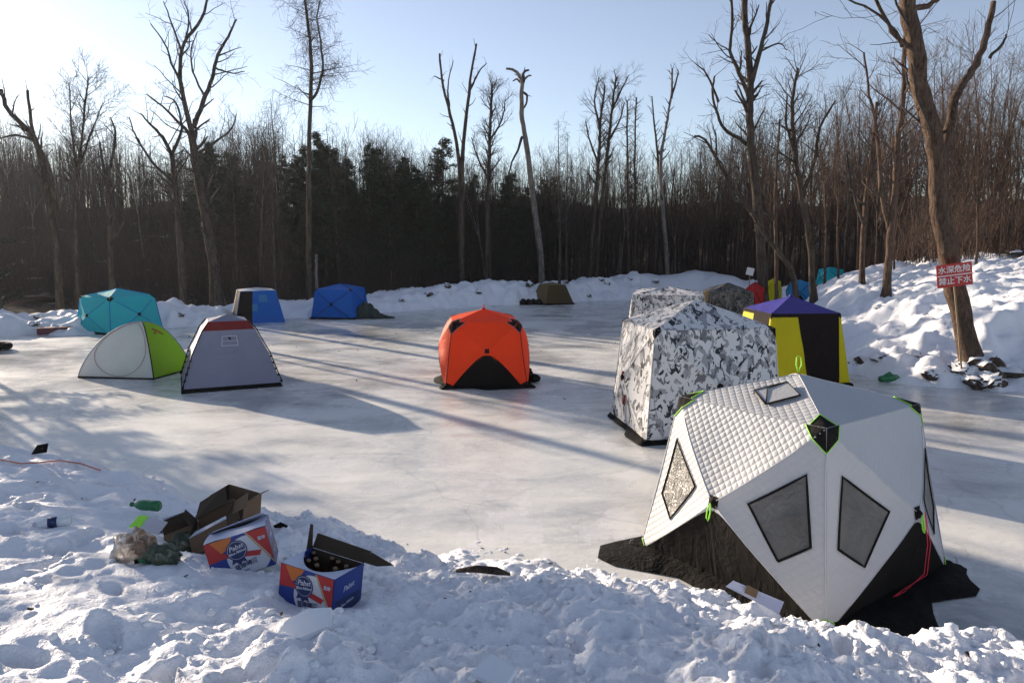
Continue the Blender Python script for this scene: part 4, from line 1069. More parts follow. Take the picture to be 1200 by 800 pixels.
# loose snow lumps kicked up along the bank: far too many to count
def crumbs():
    import bmesh
    bm = bmesh.new(); bmesh.ops.create_icosphere(bm, subdivisions=1, radius=1); BV = np.array([v.co[:] for v in bm.verts]); BF = np.array([[v.index for v in f.verts] for f in bm.faces]); bm.free()
    rs = np.random.RandomState(5); N = 5200; Vs = []; Fs = []; c = 0
    xs = rs.uniform(-5.5, 5.2, N); ys = rs.uniform(2.2, 9.2, N); d = sdist(xs, ys)
    ok = (d > -.25) & (d < 6) & ((xs > -2.2) | (rs.rand(N) < .25) | (d < .6)); xs, ys, d = xs[ok], ys[ok], d[ok]; Z = np.maximum(hgt(xs, ys), 0)
    for x, y, z in zip(xs, ys, Z):
        r = .006 + .030 * rs.rand() ** 3.2; S = BV * (1 + .35 * (rs.rand(len(BV), 1) - .5)) * np.array([r * rs.uniform(.8, 1.4), r * rs.uniform(.8, 1.3), r * rs.uniform(.6, 1)])
        a = rs.rand() * 6.28; S = S @ np.array([[math.cos(a), math.sin(a), 0], [-math.sin(a), math.cos(a), 0], [0, 0, 1]])
        Vs.append(S + np.array([x, y, z + r * .2])); Fs.append(BF + c); c += len(BV)
    o = mesh_np('snow_crumbs', np.concatenate(Vs), np.concatenate(Fs), 'snow_clean'); tag(o, 'loose crumbs of snow and ice scattered over the near bank', 'snow', kind='stuff')
crumbs()
# dark specks and bits of bark on the snow
def specks():
    rs = np.random.RandomState(9); mb = MB()
    for k in range(170):
        if k < 90: x, y = rs.uniform(-4.5, 4.0), rs.uniform(2.3, 7.5)
        else: x, y = rs.uniform(-16, 12), rs.uniform(12, 36)
        z = max(0, h1(x, y)) if k < 90 else max(0.0, h0(x, y)); s_ = rs.uniform(.006, .022) * (1 if k < 90 else 1.6); a = rs.rand() * 6.28
        m_ = Euler((rs.uniform(-.5, .5), rs.uniform(-.5, .5), a)).to_matrix(); mb.box((x, y, z + s_ * .2), (s_ * rs.uniform(1, 3), s_, s_ * .35), m_)
    o = mb.build('bark_litter', 'card_dark'); tag(o, 'small dark bits of bark and litter scattered on snow and ice', 'litter', kind='stuff')
specks()
# orange hose at the left
pts = []
for px, py in ((-60, 532), (-20, 538), (5, 543), (25, 547), (45, 546), (70, 543), (95, 547), (108, 551), (118, 554)):
    q = on_snow(px, py, .5); pts.append((q.x, q.y, max(q.z, 0) + .03))
mb = MB(); mb.tube(pts, .007, 6); tag(mb.build('extension_cord', 'cord_orange', None, True), 'thin orange cord running over the snow mound at the far left', 'cord')
p = on_snow(46, 533, .3); mb = MB(); mb.slab([(-.08, 0, 0), (.08, .02, .02), (.09, .05, .12), (-.03, .05, .10)], .02); mb.slab([(-.08, 0, 0), (-.03, .05, .1), (-.05, .12, .06), (-.1, .1, 0)], .015)
o = mb.build('black_scrap', 'fab_black'); o.location = (p.x, p.y, max(p.z, 0)); tag(o, 'jagged black scrap standing on the ice above the orange cord', 'scrap')
# cardboard sheet by the near tent
p = on_snow(885, 712, .3); t = thing('foil_sheet', 'bent silvery sheet with a brown stain wedged between snow and nearest tent', 'sheet', (p.x + .02, p.y + .05, p.z + .0), 0, rot=(R(0), R(4), R(-14))); t.scale = (.82,) * 3
slab_obj('sheet_panel', 'ink_pale', t, [[(-.26, .10, .06), (.20, -.02, -.05), (.24, .06, .03), (-.20, .12, .12)]], .006); slab_obj('brown_patch', 'card', t, [[(-.10, .058, .05), (.0, .03, .03), (.02, .07, .09), (-.08, .09, .115)]], .012)
p = on_snow(566, 676, .2); mb = MB(); mb.tube([(-.2, .03, .02), (-.05, 0, .05), (.1, .01, .03), (.2, -.03, .02)], [.012, .028, .03, .01], 7)
o = mb.build('driftwood', 'bark', None, True); o.location = (p.x, p.y, p.z); tag(o, 'short dark stick lying at the slushy edge of the ice', 'stick')
p = on_snow(328, 620, .3); mb = MB(); mb.tube([(-.05, 0, .02), (0, .02, .04), (.06, 0, .02)], .012, 6); mb.box((0, .01, .02), (.08, .03, .02)); o = mb.build('glove', 'fab_black'); o.location = p; tag(o, 'small black scrap on the snow between the two beer cartons', 'scrap'); o.name = 'black_scrap'
# far-left ring (half buried tyre), red crate, post, sign
x, y = G(-2, 410); mb = MB(); n = 24
pr = [(.27 + .10 * math.cos(a), .10 + .10 * math.sin(a)) for a in [2 * PI * k / 8 for k in range(9)]]
for i in range(8):
    pass
mb.lathe(pr, (0, 0, 0), 28); mb.f = [f for f in mb.f if len(f) == 4]
o = mb.build('old_tyre', 'fab_skirt', None, True); o.location = (x, y, .01); tag(o, 'dark old tyre lying on the ice, cut by the left edge', 'tyre')
x, y = G(62, 392); t = thing('sledge_box', 'long low dark red box on the ice at the foot of the left berm', 'box', (x, y + .2, .0), view_rot(x, y) + R(3))
mb = MB(); mb.box((0, 0, .12), (1.12, .4, .2)); mb.build('box_body', m_plain('maroon', (.13, .04, .045), .6), t); mb = MB(); mb.box((0, 0, .235), (1.16, .44, .026)); mb.build('lid', m_plain('maroon2', (.2, .10, .11), .6), t)
mb = MB(); mb.tube([(-.5, -.26, .012), (.5, -.26, .012), (.6, -.26, .08)], .012, 6); mb.build('runner', 'metal', t)
# --- warning sign on its pole
M['sign_face'] = M['sign_red']
base = AT(1131, 403, 15.9); base = Vector((base.x, base.y, h1(base.x, base.y)))
gx = AT(1117, 322, 15.9)
t = thing('warning_sign', 'red danger sign with white lettering on a thin stick against the big leaning trunk', 'sign', (base.x, base.y, base.z), 0)
L = Vector((gx.x - base.x, 0, gx.z - base.z))
mb = MB(); mb.tube([(0, 0, -.1), tuple(L * .5), tuple(L * 1.08)], .02, 7); mb.build('pole', 'stick', t)
fr = bpy.data.objects.new('sign_board', None)
SM = Matrix.Translation(L + Vector((0, -.045, 0))) @ Matrix.Rotation(R(8), 4, 'Y').inverted() @ Matrix.Rotation(R(-6), 4, 'Z')
mb = MB(); w2, h2 = .36, .245
mb.box((0, 0, 0), (w2 * 2, .012, h2 * 2)); me_o = mb.build('sign_board', 'sign_red', t); me_o.data.transform(SM)
mb = MB(); mb.box((0, -.0072, 0), (w2 * 2 - .03, .0012, .022)); o = mb.build('middle_line', 'sign_white', me_o); o.data.transform(SM)
bpy.data.objects.remove(fr)
text_mesh('lettering', '水深危险', .165, 'sign_white', me_o, SM @ Matrix.Translation((0, -.0085, .115)) @ Matrix.Rotation(R(90), 4, 'X'), 0, .003)
text_mesh('lettering', '禁止下水', .165, 'sign_white', me_o, SM @ Matrix.Translation((0, -.0085, -.125)) @ Matrix.Rotation(R(90), 4, 'X'), 0, .003)
# small far white marker sign
x, y = AT(878, 335, 30)[0], 30
t = thing('marker_sign', 'tiny white square notice on a stick beyond the dark camouflage tent', 'sign', (x, y, max(0, h0(x, y))), 0)
zt = AT(878, 318, 30)[2] - max(0, h0(x, y)); mb = MB(); mb.tube([(0, 0, 0), (0, 0, zt)], .02, 6); mb.build('pole', 'stick', t); mb = MB(); mb.box((0, -.03, zt), (.30, .02, .30), Euler((0, R(12), 0)).to_matrix()); mb.build('notice_board', 'sign_white', t)
# green bag on the right bank, rocks
bag('green_bag', 'bright green crumpled bag on the ice edge right of the yellow tent', 'bag', 1042, 443, 'glass_green', .22, .12, .13, 5).location.z = .07
M['rock'] = m_bark('rock', (.05, .038, .03), (.17, .13, .10), 5)
def rock(x, y, z, s, seed, label):
    import bmesh
    bm = bmesh.new(); bmesh.ops.create_icosphere(bm, subdivisions=3, radius=1); V = np.array([v.co[:] for v in bm.verts])
    n1 = fbm(V[:, 0] * 1.3 + seed, V[:, 1] * 1.3 + V[:, 2] * 1.1, 4, seed, .6)
    for v, q in zip(bm.verts, n1): v.co = v.co * (1 + .42 * q)
    me = bpy.data.meshes.new('rock'); bm.to_mesh(me); bm.free(); me.materials.append(M['rock'])
    o = bpy.data.objects.new('rock', me); COL.objects.link(o); o.location = (x, y, z); o.scale = (s * 1.4, s, s * .7); o.rotation_euler = (0, 0, seed); tag(o, label, 'rock', 'dark rocks poking out of the snow'); 
    bm = bmesh.new(); bm.from_mesh(me); bm.normal_update(); bmesh.ops.delete(bm, geom=[f for f in bm.faces if f.normal.z < .12 + .25 * math.sin(3 * f.calc_center_median().x + seed)], context='FACES')
    for v in bm.verts: v.co = v.co * 1.02 + Vector((0, 0, .10))
    m2 = bpy.data.meshes.new('snow_cap'); bm.to_mesh(m2); bm.free()
    if len(m2.polygons):
        m2.polygons.foreach_set('use_smooth', np.ones(len(m2.polygons), bool)); m2.materials.append(M['snow_clean']); c = bpy.data.objects.new('snow_cap', m2); COL.objects.link(c); c.parent = o
    return o
rr = random.Random(4); RK = 0
spots = [(1012, 424, .26, 'dark rock at the foot of the right bank behind the yellow tent'), (1032, 420, .2, 'small dark rock beside the larger one right of the yellow tent'), (1095, 437, .2, 'dark stone under the snow left of the sign tree foot'),
         (1150, 425, .34, 'broad dark rock with snow on top just right of the sign pole foot'), (1180, 437, .3, 'dark rock at the ice edge near the right border of the view'), (1162, 446, .26, 'low dark rock between two others at the right ice edge'),
         (1125, 433, .24, 'brown rock directly below the sign tree'), (1031, 360, .12, 'small dark stone high on the white right slope'), (1070, 415, .15, 'small brownish stone on the slope left of the sign tree'), (1140, 447, .2, 'small wet rock at the waterline below the sign tree')]
for k, (px, py, s, lb) in enumerate(spots):
    q = on_snow(px, py, .4); rock(q.x, q.y, max(q.z, 0) - s * .15, s * .95, k + 2, lb)
fb = [(663, 332, 'lone dark clod on the far berm right above the small olive tent'), (705, 330, 'dark clod on top of the far berm, middle of a cluster'), (712, 333, 'largest dark clod in the cluster on the far berm crest'), (738, 328, 'dark clod right of the cluster on the far berm'), (668, 327, 'small dark clod on the berm crest above the olive tent'),
      (768, 330, 'dark clod at the right end of the far berm'), (620, 336, 'dark clod on the berm left of the olive tent'), (523, 336, 'small dark clod on the berm above the orange tent'), (500, 345, 'lone dark clod low on the mid berm'), (470, 352, 'dark clod at the left end of the mid berm'), (560, 342, 'dark clod between the orange tent and the berm top'),
      (40, 380, 'brown clod on the left berm above the red box'), (46, 372, 'small brown clod higher on the left berm'), (212, 370, 'brownish clod on the berm right of the turquoise tent'), (690, 350, 'dark clod at the waterline right of the olive tent'), (700, 322, 'topmost dark clod on the far berm')]
for k, (px, py, lb) in enumerate(fb):
    q = on_snow(px, py, .8)
    if q.y > 60: continue
    rock(q.x, q.y, q.z, rr.uniform(.10, .2), k + 30, lb)
# snow-covered log at far left
a = on_snow(-5, 361, .8); b = on_snow(82, 357, .8)
if a.y < 60 and b.y < 60:
    mb = MB(); mb.tube([a + Vector((0, 0, .15)), a.lerp(b, .5) + Vector((0, 0, .3)), b + Vector((0, 0, .15))], [.16, .15, .1], 8); tag(mb.build('fallen_log', 'bark', None, True), 'fallen trunk lying along the shore at the far left', 'log')

# ------------------------------------------------------------------ trees
class TB:
    """tree builder with trunk and crown meshes"""
    def __init__(s, seed): s.r = random.Random(seed); s.T = MB(); s.C = MB()
    def vec(s, k): return Vector((s.r.uniform(-k, k), s.r.uniform(-k, k), s.r.uniform(-k, k)))
    def limb(s, p, d, L, r0, r1, lvl, wob=.18, up=.05, n=None, mb=None, sides=None):
        n = n or max(3, int(5 - lvl + L * .8)); pts = [Vector(p)]; rad = [r0]; d = Vector(d).normalized()
        for i in range(n):
            d = (d + s.vec(wob) + Vector((0, 0, up))).normalized(); pts.append(pts[-1] + d * (L / n)); rad.append(r0 + (r1 - r0) * ((i + 1) / n) ** .85)
        (mb or (s.T if lvl == 0 else s.C)).tube(pts, rad, sides or (8, 5, 4, 3, 3)[min(lvl, 4)], cap=lvl < 2)
        return pts, rad
    def sprout(s, pts, rad, lvl, dens, lmin, lmax, maxlvl, t0=.25, ang=.75, wob=.16, up=.06, drop=.62, rmul=.5):
        L = sum((pts[i + 1] - pts[i]).length for i in range(len(pts) - 1)); N = max(1, int(L * dens + s.r.random()))
        for k in range(N):
            t = t0 + (1 - t0) * (k + s.r.random()) / N; f = t * (len(pts) - 1); i = min(int(f), len(pts) - 2); q = pts[i].lerp(pts[i + 1], f - i); r = rad[i] + (rad[i + 1] - rad[i]) * (f - i)
            ax = (pts[i + 1] - pts[i]).normalized(); pe = ax.cross(s.vec(1)); pe = pe.normalized() if pe.length > .01 else ax.orthogonal()
            d = ax * math.cos(ang) + pe * math.sin(ang) * s.r.uniform(.8, 1.2)
            l = s.r.uniform(lmin, lmax) * (1.1 - .55 * t); r_ = max(.0055, r * s.r.uniform(rmul * .7, rmul * 1.2))
            P2, R2 = s.limb(q, d, l, r_, max(.004, r_ * .35), lvl, wob, up)
            if lvl < maxlvl: s.sprout(P2, R2, lvl + 1, dens * 1.55, lmin * drop, lmax * drop, maxlvl, .12, ang, wob * 1.1, up, drop, rmul * 1.1)
    def finish(s, name, bark, twig, loc, label, cat='tree', group=None, rz=0):
        t = thing(name, label, cat, loc, rz, group); a = s.T.build('trunk', bark, t, True); ch = [a]
        if s.C.v: ch.append(s.C.build('crown', twig, t, True))
        CH[t.name] = ch; return t

def key_tree(name, label, Y, limbs, seed, bark='bark', twig='twig', dens=1.0,  lv=3, lmin=.6, lmax=2.0, t0=.35, up=.06, wob=.16, ang=.75, cat='tree', group=None, rmul=.5, depth=.5):
    """limbs: list of (pixel polyline, radius px start, radius px end); the tree stands at distance Y with real depth spread"""
    while Y > 20 and sdist(np.array([AT(limbs[0][0][0][0], 330, Y)[0]]), np.array([Y]))[0] < (1.2 if limbs[0][0][0][0] > 860 else 3.4): Y += .4
    s = TB(seed); bx = AT(limbs[0][0][0][0], limbs[0][0][0][1], Y); zb = h1(bx.x, bx.y) - .12; base = Vector((bx.x, Y, zb))
    for li, (pp, r0, r1) in enumerate(limbs):
        pts = []; dy = s.r.uniform(-depth, depth) if li else 0; n = len(pp)
        for i, q in enumerate(pp):
            f = i / (n - 1); p = AT(q[0], q[1], Y); p = p + Vector((0, dy * f * 1.6 + s.r.uniform(-.08, .08) * (1 if i else 0), 0)); pts.append(p - base)
        if li == 0: pts[0].z = 0
        # smooth (Catmull-Rom) subdivision
        Q = []; 
        for i in range(n - 1):
            a = pts[max(i - 1, 0)]; b = pts[i]; c = pts[i + 1]; d = pts[min(i + 2, n - 1)]
            for k in range(4):
                t = k / 4; Q.append(.5 * ((2 * b) + (c - a) * t + (2 * a - 5 * b + 4 * c - d) * t * t + (3 * b - a - 3 * c + d) * t ** 3) + s.vec(.02))
        Q.append(pts[-1]); px = Y / F
        rad = [px * (r0 + (r1 - r0) * (i / (len(Q) - 1)) ** .9) * .5 for i in range(len(Q))]
        rad = [q * (1 + s.r.uniform(-.07, .07)) for q in rad]
        if li == 0: rad[0] *= 1.5; rad[1] *= 1.15
        big = li == 0 or r0 > 4
        s.T.tube(Q, rad, 10 if big else 6) if big else s.C.tube(Q, rad, 6)
        s.sprout(Q, [max(x, .022) for x in rad], 1, dens * (1.9 if dens > .5 else 1), lmin, lmax * 1.15, lv, t0 if li == 0 else .15, ang, wob, up, .6, rmul)
    return s.finish(name, bark, twig, tuple(base), label, cat, group)

# --- trees one can single out in the photograph
key_tree('bare_tree', 'tall bare tree with many gnarled forked limbs, behind the turquoise tent', 28, [
    ([(254, 352), (250, 305), (240, 250), (229, 190), (225, 155)], 15, 8), ([(225, 155), (215, 120), (210, 85), (214, 50), (232, 20), (240, -12)], 6, 2.5), ([(226, 150), (238, 120), (250, 92), (256, 65), (270, 45), (280, 25)], 6, 2),
    ([(214, 100), (203, 75), (198, 55), (183, 32)], 3.5, 1.2), ([(212, 60), (205, 30), (196, 5)], 3, 1), ([(228, 165), (215, 150), (195, 130), (170, 110)], 5, 1.5), ([(232, 180), (250, 165), (264, 150), (270, 130)], 4, 1),
    ([(217, 48), (222, 20), (214, -5)], 2.5, 1), ([(253, 80), (266, 84), (280, 80)], 2.5, 1), ([(240, 115), (228, 85), (226, 60), (236, 40)], 3, 1)], 11, dens=.9, lv=3, lmin=.5, lmax=1.7, ang=.9, wob=.26)
key_tree('bare_tree', 'crooked bare tree with low spreading limbs, just left of the tall gnarled tree', 27, [([(215, 350), (212, 300), (208, 240), (205, 205), (202, 180)], 9, 5), ([(203, 185), (188, 160), (170, 145), (155, 130)], 5, 1.5), ([(202, 180), (212, 150), (205, 120), (190, 112)], 4, 1.2), ([(205, 215), (180, 190), (165, 160), (160, 140)], 4, 1.2)], 12, dens=1.2, lv=3, lmax=1.5, ang=.9, wob=.24)
key_tree('larch_tree', 'tall bare larch with drooping feathery boughs, right of the gnarled tree', 30, [([(362, 335), (362, 280), (362, 220), (362, 160), (365, 100), (364, 55), (360, 20), (356, -15)], 7, 2.5), ([(364, 118), (374, 104), (378, 80), (376, 50), (372, 20), (380, -10)], 4, 1.2)], 13, dens=1.75, lv=3, lmin=.5, lmax=1.9, t0=.50, up=-.02, ang=1.25, wob=.12, rmul=.28)
key_tree('forked_tree', 'tall dead tree forked from mid height into two bare spires, above the orange tent', 34, [([(541, 325), (541, 280), (541, 230), (540, 215)], 7, 6), ([(541, 225), (537, 180), (528, 135), (520, 105), (516, 65)], 5, 2), ([(541, 222), (543, 170), (549, 120), (552, 90), (559, 55)], 5.5, 2), ([(527, 125), (524, 100), (530, 68)], 2.5, 1), ([(549, 110), (560, 85), (570, 72)], 3, 1), ([(520, 95), (508, 88)], 2, 1)], 14, dens=.8, lv=2, lmin=.3, lmax=.9, t0=.6, rmul=.4, wob=.22)
key_tree('bare_tree', 'slim bushy bare tree between the forked dead tree and the broken snag', 35, [([(570, 325), (571, 270), (572, 220), (574, 170), (575, 130), (577, 100)], 6, 2.5), ([(572, 210), (560, 185), (552, 160)], 3, 1), ([(574, 165), (588, 140), (592, 115)], 3, 1)], 15, dens=2, lv=3, lmin=.4, lmax=1.3, t0=.4)
key_tree('snag', 'leaning pale dead snag with a T-shaped broken top, centre of the skyline', 33, [([(636, 330), (632, 285), (627, 250), (622, 210), (617, 170), (612, 140), (611, 115), (613, 95)], 8, 4.5), ([(613, 97), (608, 88), (603, 82), (593, 79)], 5, 2.5), ([(613, 95), (614, 84), (620, 80)], 4, 2), ([(613, 100), (606, 92), (601, 92)], 3, 1.5), ([(612, 108), (618, 112), (616, 122), (611, 126)], 3, 2), ([(613, 97), (617, 92), (622, 92)], 3, 1.5), ([(612, 160), (607, 175), (600, 190), (596, 205)], 3.5, 1.5)], 16, bark='bark_pale', dens=.12, lv=1, lmin=.15, lmax=.4, t0=.7)
key_tree('bare_tree', 'left of two dark bare trees crossing on the skyline right of the snag', 33, [([(690, 330), (694, 280), (698, 230), (702, 180), (704, 140), (709, 100)], 6.5, 2), ([(700, 190), (690, 160), (687, 140)], 3, 1), ([(703, 150), (696, 120), (700, 95)], 3, 1)], 17, dens=1.8, lv=3, lmin=.35, lmax=1.2, t0=.45)
key_tree('bare_tree', 'right of two dark bare trees crossing on the skyline right of the snag', 34, [([(698, 330), (702, 270), (708, 210), (714, 160), (718, 120), (722, 90)], 6, 2), ([(713, 165), (727, 140), (733, 118)], 3, 1), ([(717, 130), (728, 105), (734, 92)], 2.5, 1)], 18, dens=1.8, lv=3, lmin=.35, lmax=1.2, t0=.45)
key_tree('bare_tree', 'straight thin pole-like bare tree, first of a close pair over the berm end', 35, [([(738, 330), (736, 260), (735, 190), (735, 118)], 4.5, 1.5)], 19, dens=2.2, lv=2, lmin=.3, lmax=1.1, t0=.4, ang=1.1)
key_tree('bare_tree', 'straight thin pole-like bare tree, second of a close pair over the berm end', 35.5, [([(744, 330), (745, 260), (744, 190), (746, 114)], 4.5, 1.5)], 20, dens=2.2, lv=2, lmin=.3, lmax=1.1, t0=.4, ang=1.1)
key_tree('forked_tree', 'slender bare tree forked into two wavy tops, above the large camouflage tent', 33, [([(783, 335), (780, 280), (776, 230), (774, 190), (780, 150), (787, 110), (788, 80)], 5.5, 2), ([(776, 235), (772, 190), (768, 150), (765, 112)], 4, 1.2), ([(787, 115), (794, 90), (796, 80)], 2.5, 1)], 21, bark='bark_pale', dens=1.1, lv=2, lmin=.3, lmax=.9, t0=.5)
key_tree('leafless_tree', 'tall dark sinuous tree standing by the dark camouflage tent, top out of view', 24, [
    ([(896, 352), (892, 310), (889, 265), (886, 215), (880, 170), (878, 130), (880, 100), (876, 55), (873, 10), (872, -40)], 12, 6), ([(880, 100), (888, 60), (896, 20), (900, -30)], 6, 3), ([(878, 115), (865, 85), (855, 60), (857, 25), (852, -30)], 5, 2.5),
    ([(884, 175), (868, 162), (852, 150), (842, 125), (840, 100), (843, 85)], 5, 2), ([(890, 265), (875, 240), (855, 215), (840, 190), (825, 165), (812, 160)], 6, 2), ([(842, 120), (828, 88), (815, 75)], 3, 1.2), ([(893, 60), (910, 52), (918, 62)], 2.5, 1), ([(840, 195), (838, 165), (834, 148)], 3, 1), ([(866, 90), (868, 60)], 3, 1)], 22, dens=.9, lv=3, lmin=.5, lmax=1.6, t0=.45, ang=.8, wob=.2)
key_tree('leafless_tree', 'slim pale sapling trunk just right of the dark sinuous tree', 23.5, [([(912, 350), (910, 290), (909, 240), (910, 190), (914, 140)], 5, 2)], 23, bark='bark_warm', dens=1.4, lv=3, lmin=.4, lmax=1.3)
key_tree('leaning_trunk', 'dark trunk leaning steeply to the right between far-off tents', 25, [([(938, 348), (930, 325), (922, 308), (905, 285), (880, 250)], 8, 4)], 24, dens=.6, lv=2, lmin=.4, lmax=1.0)
key_tree('big_tree', 'massive leaning tree trunk with the red sign, largest on the right bank', 16.2, [
    ([(1142, 404), (1128, 365), (1117, 320), (1108, 285), (1103, 245), (1100, 200), (1092, 160), (1082, 110), (1072, 60), (1064, 10), (1058, -50)], 24, 16),
    ([(1072, 58), (1050, 50), (1030, 25), (1005, -20)], 6, 3), ([(1066, 10), (1090, 5), (1110, -10)], 8, 4), ([(1104, 190), (1112, 165), (1125, 115), (1145, 90), (1165, 60), (1180, 20), (1190, -10)], 12, 6), ([(1160, 68), (1175, 50), (1180, 40)], 4, 2), ([(1056, 55), (1040, 35), (1000, 15), (960, 10)], 4, 1.5)], 25, bark='bark_warm', twig='twig', dens=.55, lv=3, lmin=.6, lmax=2.2, t0=.55, rmul=.26)
key_tree('leafless_tree', 'warm brown tree with two trunks behind the big leaning tree', 23, [([(1040, 330), (1042, 280), (1048, 230), (1052, 170), (1058, 110), (1060, 60), (1066, 0)], 9, 4), ([(1042, 270), (1034, 220), (1030, 160), (1022, 110), (1015, 60)], 6, 2)], 26, bark='bark_warm', twig='twig_red', dens=1.1, lv=3, lmin=.6, lmax=1.8)
key_tree('leafless_tree', 'tree with a pale trunk behind the turquoise far-off tent', 26, [([(1010, 326), (1012, 270), (1018, 215), (1022, 170), (1026, 120)], 7, 3), ([(1013, 265), (1000, 225), (995, 180)], 4, 1.5)], 27, bark='bark_warm', dens=1.3, lv=3, lmin=.5, lmax=1.5)
key_tree('leafless_tree', 'dark tree behind the tents leaning left with a forked crown', 27, [([(955, 335), (948, 280), (938, 220), (930, 170), (928, 120), (935, 80)], 8, 3), ([(940, 230), (952, 190), (960, 150), (975, 120)], 5, 2), ([(932, 180), (918, 150), (915, 115)], 4, 1.5)], 28, bark='bark', dens=1.4, lv=3, lmin=.5, lmax=1.6)
key_tree('broken_tree', 'thick crooked broken-topped tree at the far left edge', 25, [([(70, 350), (66, 290), (55, 230), (48, 180), (30, 150), (10, 130), (2, 105)], 9, 4), ([(66, 250), (62, 200), (48, 160), (46, 110)], 6, 3), ([(40, 165), (25, 160), (8, 165)], 3.5, 1.5)], 29, dens=.9, lv=3, lmin=.4, lmax=1.2, wob=.25)
key_tree('broken_tree', 'crooked broken tree with stubby limbs right of the leftmost one', 27, [([(130, 345), (130, 290), (128, 240), (125, 205)], 7, 5), ([(126, 210), (118, 190), (112, 165)], 4, 2), ([(126, 208), (134, 180), (140, 155), (135, 140)], 4, 1.5)], 30, dens=1, lv=3, lmin=.4, lmax=1.2, wob=.28)
key_tree('bare_tree', 'thin fan-crowned bare tree in the left of the skyline', 30, [([(90, 340), (90, 270), (92, 200), (98, 140), (104, 90)], 4.5, 1.5), ([(92, 210), (80, 150), (72, 95)], 3, 1), ([(93, 195), (108, 150), (118, 120)], 2.5, 1)], 31, dens=2, lv=3, lmin=.4, lmax=1.5)
key_tree('bare_stump', 'short pale dead post standing at the left forest edge', 29, [([(371, 332), (371, 318), (371, 298)], 4, 3)], 32, bark='bark_pale', dens=.01, lv=1, lmin=.05, lmax=.1)
key_tree('broken_tree', 'pale slanting dead trunk low in front of the left woods', 27.5, [([(262, 350), (252, 320), (243, 285), (238, 260)], 7, 4)], 33, bark='bark_pale', dens=.4, lv=2, lmin=.3, lmax=.9)

# --- prototypes for the forest
def proto_bare(seed, H, bark, twig, spread=1.0, lean=.04, lv=3, dens=.9, fork=True):
    s = TB(seed); d = Vector((s.r.uniform(-lean, lean), s.r.uniform(-lean, lean), 1)); r = .0062 * H + .022
    P_, R_ = s.limb((0, 0, -.15), d, H * .96, r, r * .16, 0, .055, .03, 12)
    if fork:
        for k in range(s.r.choice((1, 2, 2, 3))):
            i = s.r.randint(4, 7); q = P_[i]; dd = Vector((s.r.uniform(-.5, .5), s.r.uniform(-.5, .5), 1)); P2, R2 = s.limb(q, dd, H * (.96 - i / 12 * .9) * .9, R_[i] * .7, R_[i] * .15, 1, .10, .06, 8, mb=s.T, sides=6)
            s.sprout(P2, [max(q, .014) for q in R2], 2, dens * 2.4, H * .06, H * .17, lv, .1, .65, .15, .08)
    s.sprout(P_, [max(q, .018) for q in R_], 1, dens * 2.1, H * .09 * spread, H * .26 * spread, lv, .28, .7, .14, .08)
    return s
def proto_larch(seed, H):
    s = TB(seed); P_, R_ = s.limb((0, 0, -.15), (s.r.uniform(-.03, .03), 0, 1), H, .0095 * H, .01, 0, .02, .02, 12)
    s.sprout(P_, R_, 1, 3.4, H * .05, H * .15, 3, .35, 1.35, .10, -.01, .5, .28); return s
def proto_pine(seed, H):
    s = TB(seed); P_, R_ = s.limb((0, 0, -.15), (0, 0, 1), H, .013 * H, .012, 0, .02, .02, 12); rr = s.r; fo = MB()
    for k in range(int(H * 15)):
        t = .22 + .78 * (k + rr.random()) / (H * 15); z = t * H; L = (1 - t) ** .75 * H * .30 * rr.uniform(.55, 1.15) + .12; a = rr.uniform(0, 2 * PI); q = Vector((0, 0, z)); i = min(int(t * 12), 11); q = P_[i].lerp(P_[i + 1], t * 12 - i)
        d = Vector((math.cos(a), math.sin(a), rr.uniform(-.15, .25))); P2, R2 = s.limb(q, d, L, .018, .005, 2, .06, -.01, 4)
        for m_ in range(int(16 + L * 42)):
            f = rr.uniform(.2, 1); ii = min(int(f * (len(P2) - 1)), len(P2) - 2); c = P2[ii].lerp(P2[ii + 1], f * (len(P2) - 1) - ii) + Vector((rr.uniform(-.12, .12), rr.uniform(-.12, .12), rr.uniform(-.06, .10)))
            u = Vector((rr.uniform(-1, 1), rr.uniform(-1, 1), rr.uniform(-.3, .8))).normalized() * rr.uniform(.10, .2); v = u.cross(s.vec(1)).normalized() * .024
            fo.add([c - u * .5 - v, c - u * .5 + v, c + u], [(0, 1, 2)])
    s.fo = fo; return s
FG = 'bare trees of the forest round the pond'
def regp(s, name, bark, twig, loc, label, group):
    t = s.finish(name, bark, twig, loc, label, 'tree', group)
    if hasattr(s, 'fo'): CH[t.name].append(s.fo.build('needles', 'needle', t))
    return t
protos = []
for k, (H, bark, twig, sp_) in enumerate([(9, 'bark', 'twig', 1), (8, 'bark', 'twig', 1.2), (10, 'bark', 'twig', .8), (7, 'bark', 'twig', 1.3), (11, 'bark', 'twig_red', .9), (9.5, 'bark_pale', 'twig', .7)]):
    protos.append((proto_bare(100 + k, H, bark, twig, sp_), H, 'forest_tree', bark, twig))
larch = [(proto_larch(140 + k, H), H, 'larch_tree', 'bark', 'twig') for k, H in enumerate((10, 8.5))]
pines = [(proto_pine(150 + k, H), H, 'pine_tree', 'bark', 'bark') for k, H in enumerate((7.5, 6.5, 8.5))]
warm = [(proto_bare(170 + k, H, 'bark_warm', 'twig_red', sp_, lv=3, dens=.8), H, 'forest_tree', 'bark_warm', 'twig_red') for k, (H, sp_) in enumerate([(12, .9), (13, .75), (11, 1.1), (10, 1.2), (14, .7)])]
live = {}
